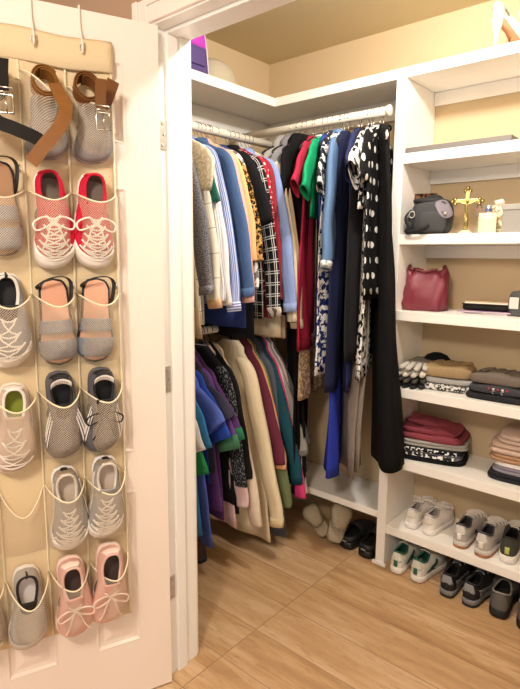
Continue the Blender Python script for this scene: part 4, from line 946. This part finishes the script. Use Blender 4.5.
K1=fab('#232326','marl','#3a3a3e',uv=False); K2=fab('#bdb5ac','marl','#dcd6ce',uv=False); K3=fab('#6f675f','marl','#9b938a',uv=False)
for i,(x,y,z,yaw,m,c,tp,lab) in enumerate(((-1.0,2.245,z4,-4,K1,K1,K1,'black knit glove at the bottom of the glove pile'),(-1.012,2.245,z4+.027,6,K1,K1,fab('#55524f',uv=False),'black glove with dark grey fingers, second in the glove pile'),(-1.0,2.24,z4+.054,-2,K3,K1,K2,'glove with pale grey fingertips in the upper part of the pile'),(-1.01,2.25,z4+.081,8,K3,K3,K2,'grey brown glove with white fingers on top of the pile'))):
    glove(lab,Matrix.Translation((x+.012,y,z))@Matrix.Rotation(math.radians(yaw),4,'Z')@Matrix.Diagonal((1.3,1.15,1.1,1)),m,c,tp,'pile of knit gloves')
def cap():
    T=thing('cap','black cap standing behind the pile of gloves','hat',(-.955,2.335,z4),(0,0,math.radians(10)))
    bm=NB(); lathe(bm,[(.075,0),(.078,.02),(.076,.06),(.066,.1),(.045,.125),(.02,.136),(0,.137)],28,Matrix.Diagonal((1,.7,1,1)).to_4x4(),False); fin('crown',bm,fab('#141416',uv=False),T)
    bm=NB(); rr=[]
    for j in range(5):
        f=j/4; rr.append([Vector((lerp(.05,.08,f)*math.cos(a)+.02*f+.02,lerp(.04,.05,f)*math.sin(a),.09-.03*f+.02*math.sin(a)**2)) for a in [-1.4+2.8*i/12 for i in range(13)]])
    loft(bm,rr,False); fin('brim',bm,fab('#141416',uv=False),T,solid=.003)
cap()
# ---- tote shelf (top 1.187)
z3=1.1875
def tote():
    T=thing('tote_bag','soft burgundy tote bag slouching at the left end of its shelf','bag',(-.985,2.235,z3),(0,0,math.radians(14)))
    m=plain('#7c2c3b',.5,name='burgundy nylon',bump=.5,bs=28)
    bm=NB(); rr=[]
    for j,(z,w,d) in enumerate(((0,.150,.10),(.004,.172,.12),(.03,.182,.13),(.07,.182,.125),(.11,.175,.11),(.145,.165,.08),(.168,.158,.055),(.176,.155,.045))):
        row=[]
        for i in range(44):
            th=2*PI*i/44; c,s=math.cos(th),math.sin(th); x=w/2*math.copysign(abs(c)**.55,c); y=d/2*math.copysign(abs(s)**.6,s)
            fz=z/.176; wob=.006*math.sin(5*th+9*fz)+.004*math.sin(9*th-7*fz)
            top=(.016*math.cos(2*th)+.008*math.sin(3*th))*max(0,fz-.7)/.3
            row.append(Vector((x+wob*c+.01*fz*math.sin(fz*3),y+wob*s,z+top)))
        rr.append(row)
    loft(bm,rr,True,(True,False)); fin('body',bm,m,T,solid=.003)
    for sg in (1,-1):
        bm=NB(); tube(bm,smooth_pts([(-.055,sg*.025,.16),(-.045,sg*.028,.178),(.0,sg*.034,.165),(.04,sg*.03,.175),(.05,sg*.025,.16)],5),.005,8,flat=.5); fin('handle',bm,m,T)
    bm=NB(); tube(bm,[(-.07,0,.178),(-.02,.004,.168),(.04,-.003,.17),(.07,0,.178)],.0025,6); fin('zipper',bm,plain('#cbb8a0',.4,name='zip tape'),T)
tote()
def flatitem(name,label,cat,loc,w,d,h,mat,yaw=0,pages=None,extra=None):
    T=thing(name,label,cat,loc,(0,0,math.radians(yaw)))
    bm=NB(); bx(bm,-w/2,w/2,-d/2,d/2,0,h if pages is None else h*.12,.0008); fin('cover' if pages is not None else 'body',bm,mat,T,False)
    if pages is not None:
        bm=NB(); bx(bm,-w/2,w/2,-d/2,d/2,h*.88,h,.0008); fin('cover',bm,mat,T,False)
        bm=NB(); bx(bm,-w/2+.003,w/2-.003,-d/2+.002,d/2-.003,h*.12,h*.88,0); fin('pages',bm,pages,T,False)
    return T
PG=plain('#efe9df',.8,name='paper')
flatitem('magazine','magazine with a mauve and white cover at the bottom of the paper pile','magazine',(-.745,2.30,z3),.2,.14,.006,plain('#c9b3d2',.4,name='glossy cover'),4,PG)
flatitem('magazine','magazine with a purple edge lying under the black clutch','magazine',(-.725,2.295,z3+.0065),.19,.14,.006,plain('#8e5fa0',.4,name='glossy cover'),8,PG)
T=thing('clutch','long black leather clutch lying on the magazines','bag',(-.735,2.285,z3+.013),(0,0,math.radians(5)))
bm=NB(); softbox(bm,.185,.095,.024,p=7,wob=.02); fin('body',bm,BKL,T)
bm=NB(); softbox(bm,.187,.06,.006,p=8,M=Matrix.Translation((0,-.018,.021))); fin('flap',bm,BKL,T)
flatitem('envelope','beige folder lying on top of the black clutch','folder',(-.735,2.30,z3+.041),.17,.12,.008,plain('#cdb58f',.7,name='card'),7,PG)
T=thing('desk_gadget','dark grey round-cornered gadget at the right end of the tote shelf','gadget',(-.585,2.255,z3),(0,0,math.radians(-8)))
bm=NB(); softbox(bm,.12,.06,.1,p=4,q=3); fin('body',bm,plain('#4a4a4c',.4,name='grey plastic'),T)
bm=NB(); bx(bm,-.048,-.012,-.0325,-.029,.03,.075,.002); fin('screen',bm,plain('#d8d4cc',.4,name='pale panel'),T,False)
# ---- display shelf (top 1.506)
z2=1.5065
def camera_bag():
    T=thing('camera_bag','black and charcoal camera bag with a grey front flap, beside the upright book','bag',(-.95,2.185,z2),(0,0,math.radians(14)))
    ch=plain('#3c3d40',.8,name='charcoal nylon',bump=.3,bs=200); bk=plain('#1d1d20',.75,name='black nylon',bump=.3,bs=200)
    bm=NB(); softbox(bm,.165,.12,.137,m=12,p=3,q=2.7,wob=.03); fin('body',bm,ch,T)
    bm=NB(); softbox(bm,.135,.105,.026,p=3,q=2.2,wob=.1,M=Matrix.Translation((-.012,0,.118))@Matrix.Rotation(.08,4,'Y')); fin('lid',bm,bk,T)
    bm=NB(); softbox(bm,.03,.09,.085,p=4,q=3,M=Matrix.Translation((-.078,0,.004))); p=fin('side_pocket',bm,bk,T)
    bm=NB(); softbox(bm,.11,.03,.085,p=3,q=3,M=Matrix.Translation((.01,-.062,.004))); p=fin('front_pocket',bm,ch,T)
    bm=NB(); softbox(bm,.062,.085,.010,m=6,p=2.6,q=2,M=Matrix.Translation((.050,-.050,.094))@Matrix.Rotation(math.radians(32),4,'Z')@Matrix.Rotation(math.radians(62),4,'X')@Matrix.Rotation(math.radians(18),4,'Z')); fl=fin('flap',bm,plain('#7d7580',.7,name='mauve grey nylon',bump=.2),T)
    bm=NB(); lathe(bm,[(0,0),(.007,0),(.006,.003),(0,.004)],14,Matrix.Translation((.060,-.074,.078))@Matrix.Rotation(PI/2,4,'X')); fin('snap',bm,STEEL,fl)
    bm=NB(); tube(bm,smooth_pts([(-.035,.0,.135),(-.02,.0,.15),(.02,.0,.152),(.042,.0,.132)],6),.009,8,flat=.4); fin('handle',bm,bk,T)
    bm=NB(); tube(bm,smooth_pts([(-.085,-.01,.1),(-.10,-.03,.075),(-.09,-.062,.05),(-.075,-.07,.03),(-.09,-.06,.008),(-.03,-.085,.02),(0,-.083,.04)],6),.009,8,flat=.35); fin('shoulder_strap',bm,bk,T)
    bm=NB(); tube(bm,[(-.07+.011*math.cos(a),-.066,.078+.013*math.sin(a)) for a in [2*PI*k/14 for k in range(14)]],.002,6,closed=True); fin('strap_ring',bm,STEEL,T)
camera_bag()
def book():
    T=thing('book','dark book with an orange spine standing upright behind the camera bag','book',(-1.028,2.265,z2),(0,0,math.radians(14)))
    cm=fab('#2b1f1a','floral','#7a5236',.5,uv=False,name='printed cover')
    bm=NB(); bx(bm,-.055,.055,-.014,-.0115,0,.175,.0005,1); fin('cover',bm,cm,T,False)
    bm=NB(); bx(bm,-.055,.055,.0115,.014,0,.175,.0005,1); fin('cover',bm,cm,T,False)
    bm=NB(); bx(bm,-.057,-.0545,-.014,.014,0,.175,.0005,1); fin('spine',bm,fab('#2a1c18','letters','#c5793f',.6,uv=False),T,False)
    bm=NB(); bx(bm,-.054,.052,-.0113,.0113,.002,.172,0); fin('pages',bm,PG,T,False)
book()
GOLD=plain('#94804c',.28,1,name='polished brass',bump=.15,bs=90); 
def crucifix():
    T=thing('crucifix','brass crucifix with trefoil arm ends standing on a pale base','crucifix',(-.812,2.19,z2),(0,0,math.radians(16)))
    bm=NB(); bx(bm,-.024,.024,-.018,.018,0,.008,.002); bx(bm,-.015,.015,-.013,.013,.008,.014,.002); fin('base',bm,plain('#e6d8bd',.5,name='pale stone'),T)
    bm=NB(); bx(bm,-.0085,.0085,-.004,.004,.014,.165,.0015); fin('upright',bm,GOLD,T,False)
    bm=NB(); bx(bm,-.045,.045,-.0038,.0038,.118,.134,.0015); fin('crossbar',bm,GOLD,T,False)
    def tref(c,d,nm):
        bm=NB(); c=Vector(c); d=Vector(d); e=Vector((d.z,0,-d.x))
        for q in (d*.011,e*.009,e*-.009): 
            lathe(bm,[(0,-.004),(.0065,-.004),(.0075,-.002),(.0075,.002),(.0065,.004),(0,.004)],14,Matrix.Translation(c+q)@Matrix.Rotation(PI/2,4,'X'))
        fin(nm,bm,GOLD,T)
    tref((-.045,0,.126),(-1,0,0),'arm_end'); tref((.045,0,.126),(1,0,0),'arm_end'); tref((0,0,.166),(0,0,1),'arm_end')
    # small cast figure
    bm=NB(); 
    tube(bm,smooth_pts([(0,-.009,.056),(.002,-.012,.075),(-.001,-.012,.09),(0,-.012,.108),(0,-.011,.118)],4),.0062,10,rfun=lambda t:lerp(.45,1.05,t**.8) if t<.8 else .7)
    for sg in (1,-1): tube(bm,smooth_pts([(0,-.011,.113),(sg*.012,-.010,.116),(sg*.026,-.008,.122),(sg*.038,-.006,.127)],4),.0026,8)
    tube(bm,smooth_pts([(.002,-.01,.062),(.004,-.014,.045),(.001,-.009,.026)],4),.0036,8); tube(bm,smooth_pts([(-.001,-.01,.062),(-.002,-.013,.045),(0,-.009,.026)],4),.0034,8)
    bmesh.ops.create_uvsphere(bm,u_segments=12,v_segments=8,radius=.0052,matrix=Matrix.Translation((.001,-.014,.124))@Matrix.Diagonal((.9,1,1.2,1)).to_4x4()); fin('figure',bm,plain('#b5a168',.35,1,name='pale brass'),T)
crucifix()
def rosary():
    T=thing('rosary','small pink and silver beaded rosary propped between crucifix and perfume','rosary',(-.772,2.215,z2),(0,0,math.radians(16)))
    R_=Matrix.Identity(4)
    for i in range(16):
        a=2*PI*i/16; bm=NB(); bmesh.ops.create_uvsphere(bm,u_segments=8,v_segments=6,radius=.0034,matrix=Matrix.Translation((.010*math.cos(a),0,.092+.024*math.sin(a)))); fin('bead',bm,plain(['#a58d92','#8b8489'][i%2],.3,.3,name='bead'),T)
    bm=NB(); bx(bm,-.002,.002,-.002,.002,0,.07,.0008); fin('stem',bm,plain('#b98d78',.5,name='pink brown stem'),T)
rosary()
def perfume():
    T=thing('perfume_bottle','cream boxy perfume bottle with a silver cap in front of the patterned screen','perfume',(-.72,2.165,z2),(0,0,math.radians(14)))
    bm=NB(); bx(bm,-.032,.032,-.014,.014,0,.075,.003); fin('bottle',bm,plain('#e9dcb8',.25,name='frosted cream glass'),T,True)
    bm=NB(); lathe(bm,[(0,.075),(.011,.075),(.012,.08),(.012,.1),(.011,.104),(0,.105)],18); fin('cap',bm,plain('#c9cbd6',.2,.7,name='silver cap'),T)
    bm=NB(); lathe(bm,[(.0125,.082),(.0127,.086),(.0125,.09)],18,None,False); fin('cap_band',bm,plain('#4b5a98',.3,name='blue band'),T)
    def txt(s,x,z,sz):
        cu=bpy.data.curves.new('lettering','FONT'); cu.body=s; cu.size=sz; cu.align_x='CENTER'; cu.extrude=.0001; cu.materials.append(plain('#9a927c',.6,name='print'))
        o=link('lettering',cu,T); o.location=(x,-.0145,z); o.rotation_euler=(PI/2,0,0)
    bm=NB()
    for x in range(9): bx(bm,-.019+x*.0042,-.0165+x*.0042,-.0146,-.0139,.05,.053,0)
    for x in range(4): bx(bm,-.008+x*.0042,-.0055+x*.0042,-.0146,-.0139,.043,.0455,0)
    fin('lettering',bm,plain('#9a927c',.6,name='print'),T,False)
perfume()
T=thing('patterned_screen','small cream display board with lacy gold pattern behind the perfume','ornament',(-.70,2.205,z2),(0,0,math.radians(12)))
bm=NB(); bx(bm,-.04,.04,-.004,.004,0,.106,.0012); fin('panel',bm,fab('#eee4cb','floral','#a6946a',.3,uv=False),T,False)
bm=NB(); bx(bm,.034,.072,-.005,.003,.086,.104,.002); fin('arm',bm,fab('#eee4cb','floral','#a6946a',.3,uv=False),T,False)
bm=NB(); loft(bm,[[Vector((-.012+x,0,.106)) for x in (0,.01,.02,.034)],[Vector((-.010+x,.001,.118+.006*math.sin(x*90))) for x in (0,.01,.02,.034)],[Vector((-.014+x,.002,.127-.004*math.cos(x*80))) for x in (0,.01,.02,.03)]],False); fin('ribbon',bm,plain('#eadfd2',.6,name='ribbon'),T,solid=.001)
T=thing('storage_box','grey lidded box at the right end of the display shelf','box',(-.592,2.235,z2),(0,0,math.radians(8)))
bm=NB(); bx(bm,-.085,.085,-.06,.06,0,.083,.003); fin('body',bm,plain('#938f89',.55,name='grey card'),T,False)
bm=NB(); bx(bm,-.088,.088,-.063,.063,.083,.105,.003); fin('lid',bm,plain('#a19d96',.5,name='grey card lid'),T,False)
# ---- slab on the upper shelf (top 1.8305)
T=thing('flat_board','long flat grey board lying on the highest bookcase shelf','board',(-.848,2.175,1.831),(0,0,math.radians(0)))
bm=NB(); bx(bm,-.205,.205,-.055,.03,0,.02,.002); fin('board',bm,plain('#77726f',.5,name='grey board'),T,False)
# ---- top shelf
zt=2.1625
def pump(label,x,y,yaw,group):
    M=Matrix.Translation((x,y,zt))@Matrix.Rotation(math.radians(-yaw),4,'Z')
    T=thing('high_heel',label,'shoe',group=group,mat=M); L=.19; hh=.108
    iv=plain('#f3e9d6',.35,name='ivory satin'); N=40
    # local y from heel to toe; foot bed descends
    def zf(s): return interp([(0,hh),(.15,hh*.97),(.35,hh*.68),(.55,hh*.28),(.7,.012),(1,.006)],s)
    ph=[-PI+2*PI*k/N for k in range(N)]
    def o(p,k=1):
        s=(1-math.cos(abs(p)))/2; w=interp([(0,0),(.03,.45),(.12,.62),(.35,.55),(.55,.78),(.7,.95),(.8,.85),(.92,.45),(1,0)],s)*.037*k; return Vector(((1 if p>=0 else -1)*w,s*L,zf(s))),s
    base=[o(p)[0] for p in ph]; top=[]; mid=[]
    for p in ph:
        b,s=o(p); h=interp([(0,.055),(.15,.045),(.4,.026),(.6,.03),(.75,.034),(1,.01)],s)
        rimy=lerp(.01,.66,s)*L
        t=Vector((b.x*(1.0 if s<.7 else .8),rimy,zf(rimy/L)+interp([(0,.055),(.3,.03),(.7,.026),(1,.034)],s))); top.append(t)
        m=Vector((lerp(b.x,t.x,.35)*1.03,lerp(b.y,t.y,.25),lerp(b.z,t.z,.7)+.004)); mid.append(m)
    bm=NB(); loft(bm,[base,mid,top]); fin('upper',bm,iv,T,solid=.002)
    bm=NB(); bm.faces.new([bm.verts.new(v+Vector((0,0,.002))) for v in base]); bmesh.ops.triangulate(bm,faces=bm.faces[:]); fin('insole',bm,plain('#c98a63',.5,name='tan leather insole'),T)
    bm=NB(); loft(bm,[[v*1 for v in base],[v+Vector((0,0,-.004)) for v in base]],True,(False,True)); fin('sole',bm,plain('#c98a63',.5,name='tan sole'),T)
    bm=NB(); rr=[]
    for z,r in ((hh*1.0,.026),(hh*.85,.02),(hh*.6,.013),(hh*.3,.008),(0.0,.007)): rr.append([Vector((r*math.cos(a),.02+r*.9*math.sin(a)-.004*(1-z/hh),z)) for a in [2*PI*k/14 for k in range(14)]])
    loft(bm,rr,True,(True,True)); fin('heel',bm,iv,T)
    cr=plain('#c9ced6',.12,.9,name='crystal')
    rr_=random.Random(3)
    for i in range(60):
        p=rr_.choice((-1,1))*rr_.uniform(.0,1.1) if i<40 else rr_.choice((-1,1))*rr_.uniform(2.4,3.1); k=int((p+PI)/(2*PI)*N)%N; q=lerp(base[k],mid[k],rr_.random())
        bm=NB(); bmesh.ops.create_icosphere(bm,subdivisions=1,radius=.0028,matrix=Matrix.Translation(q+Vector((.002 if q.x>0 else -.002,0,.001)))); fin('crystal',bm,cr,T,False)
pump('left of the ivory crystal-trimmed high heels on the top shelf',-.75,2.155,38,'pair of crystal-trimmed high heels')
pump('right of the ivory crystal-trimmed high heels, cut by the picture edge',-.655,2.15,38,'pair of crystal-trimmed high heels')
def purplebag():
    T=thing('fabric_bag','magenta and violet fabric bag with a pocket standing on the left top shelf','bag',(-1.83,1.60,zt),(0,0,0))
    a=plain('#c03cc0',.6,name='magenta cloth',bump=.2); b=plain('#54427e',.65,name='violet cloth',bump=.2); w=plain('#eee6f0',.6,name='white lining')
    def tap(z): return lerp(1,.84,z/.19)
    def body(z0,z1,m,n,e=0):
        bm=NB(); rr=[]
        for j in range(5):
            z=lerp(z0,z1,j/4); k=tap(z); rr.append([Vector(((.07+e)*k*math.copysign(abs(math.cos(t))**.45,math.cos(t)),(.12+e)*k*math.copysign(abs(math.sin(t))**.3,math.sin(t)),z)) for t in [2*PI*i/32 for i in range(32)]])
        loft(bm,rr,True,(True,True)); return fin(n,bm,m,T)
    body(0,.105,b,'lower_body'); body(.1052,.19,a,'upper_body')
    bm=NB(); bx(bm,.066,.078,-.05,.075,.03,.1,.004); fin('pocket',bm,b,T)
    bm=NB(); bx(bm,.068,.0795,-.05,.075,.088,.1,.003); fin('pocket_hem',bm,b,T)
    bm=NB(); tube(bm,[(.06,.108,.005),(.055,.104,.1),(.05,.092,.188)],.005,8,flat=.5); fin('piping',bm,w,T)
purplebag()
T=thing('felt_hat','pale grey beige felt hat lying on the left top shelf behind the magenta bag','hat',(-1.895,1.84,zt),(0,0,0))
bm=NB(); fm=fab('#b3a78e','marl','#c9bfa9',uv=False)
lathe(bm,[(.118,0),(.117,.02),(.108,.06),(.09,.095),(.06,.118),(.03,.127),(0,.129)],36,Matrix.Diagonal((1,1.1,1,1)).to_4x4(),False); fin('crown',bm,fm,T,solid=.003)
bm=NB(); lathe(bm,[(.116,.001),(.122,.001),(.123,.006),(.117,.008)],36,Matrix.Diagonal((1,1.08,1,1)).to_4x4(),False); fin('brim',bm,fm,T)
# ------------------------------------------------------------------ lamps
def lamp(label,x,y,e,col,rad=.05,name='ceiling_light'):
    T=thing(name,label,'lamp',(x,y,ZC))
    bm=NB(); lathe(bm,[(0,-.001),(.09,-.001),(.09,-.012),(.03,-.018),(.018,-.03),(0,-.03)],28); fin('base',bm,STEEL,T)
    L=bpy.data.lights.new('bulb','POINT'); L.energy=e; L.color=col; L.shadow_soft_size=rad
    o=link('bulb_light',L,T); o.location=(0,0,-.03-rad-.005)
lamp('bare closet ceiling lamp in the middle of the closet',-.72,1.50,33,(1,.97,.92),.045)
lamp('ceiling lamp of the front room',-.2,-.6,76,(1,.89,.79),.15)
w=bpy.data.worlds.new('world'); bpy.context.scene.world=w; w.use_nodes=True
w.node_tree.nodes['Background'].inputs[0].default_value=(1,.95,.91,1); w.node_tree.nodes['Background'].inputs[1].default_value=.65
sc=bpy.context.scene; sc.view_settings.view_transform='Standard'; sc.view_settings.look='None'; sc.view_settings.gamma=1; sc.view_settings.exposure=.42
try: sc.view_settings.use_curve_mapping=False
except Exception: pass
sc.cycles.transparent_max_bounces=12
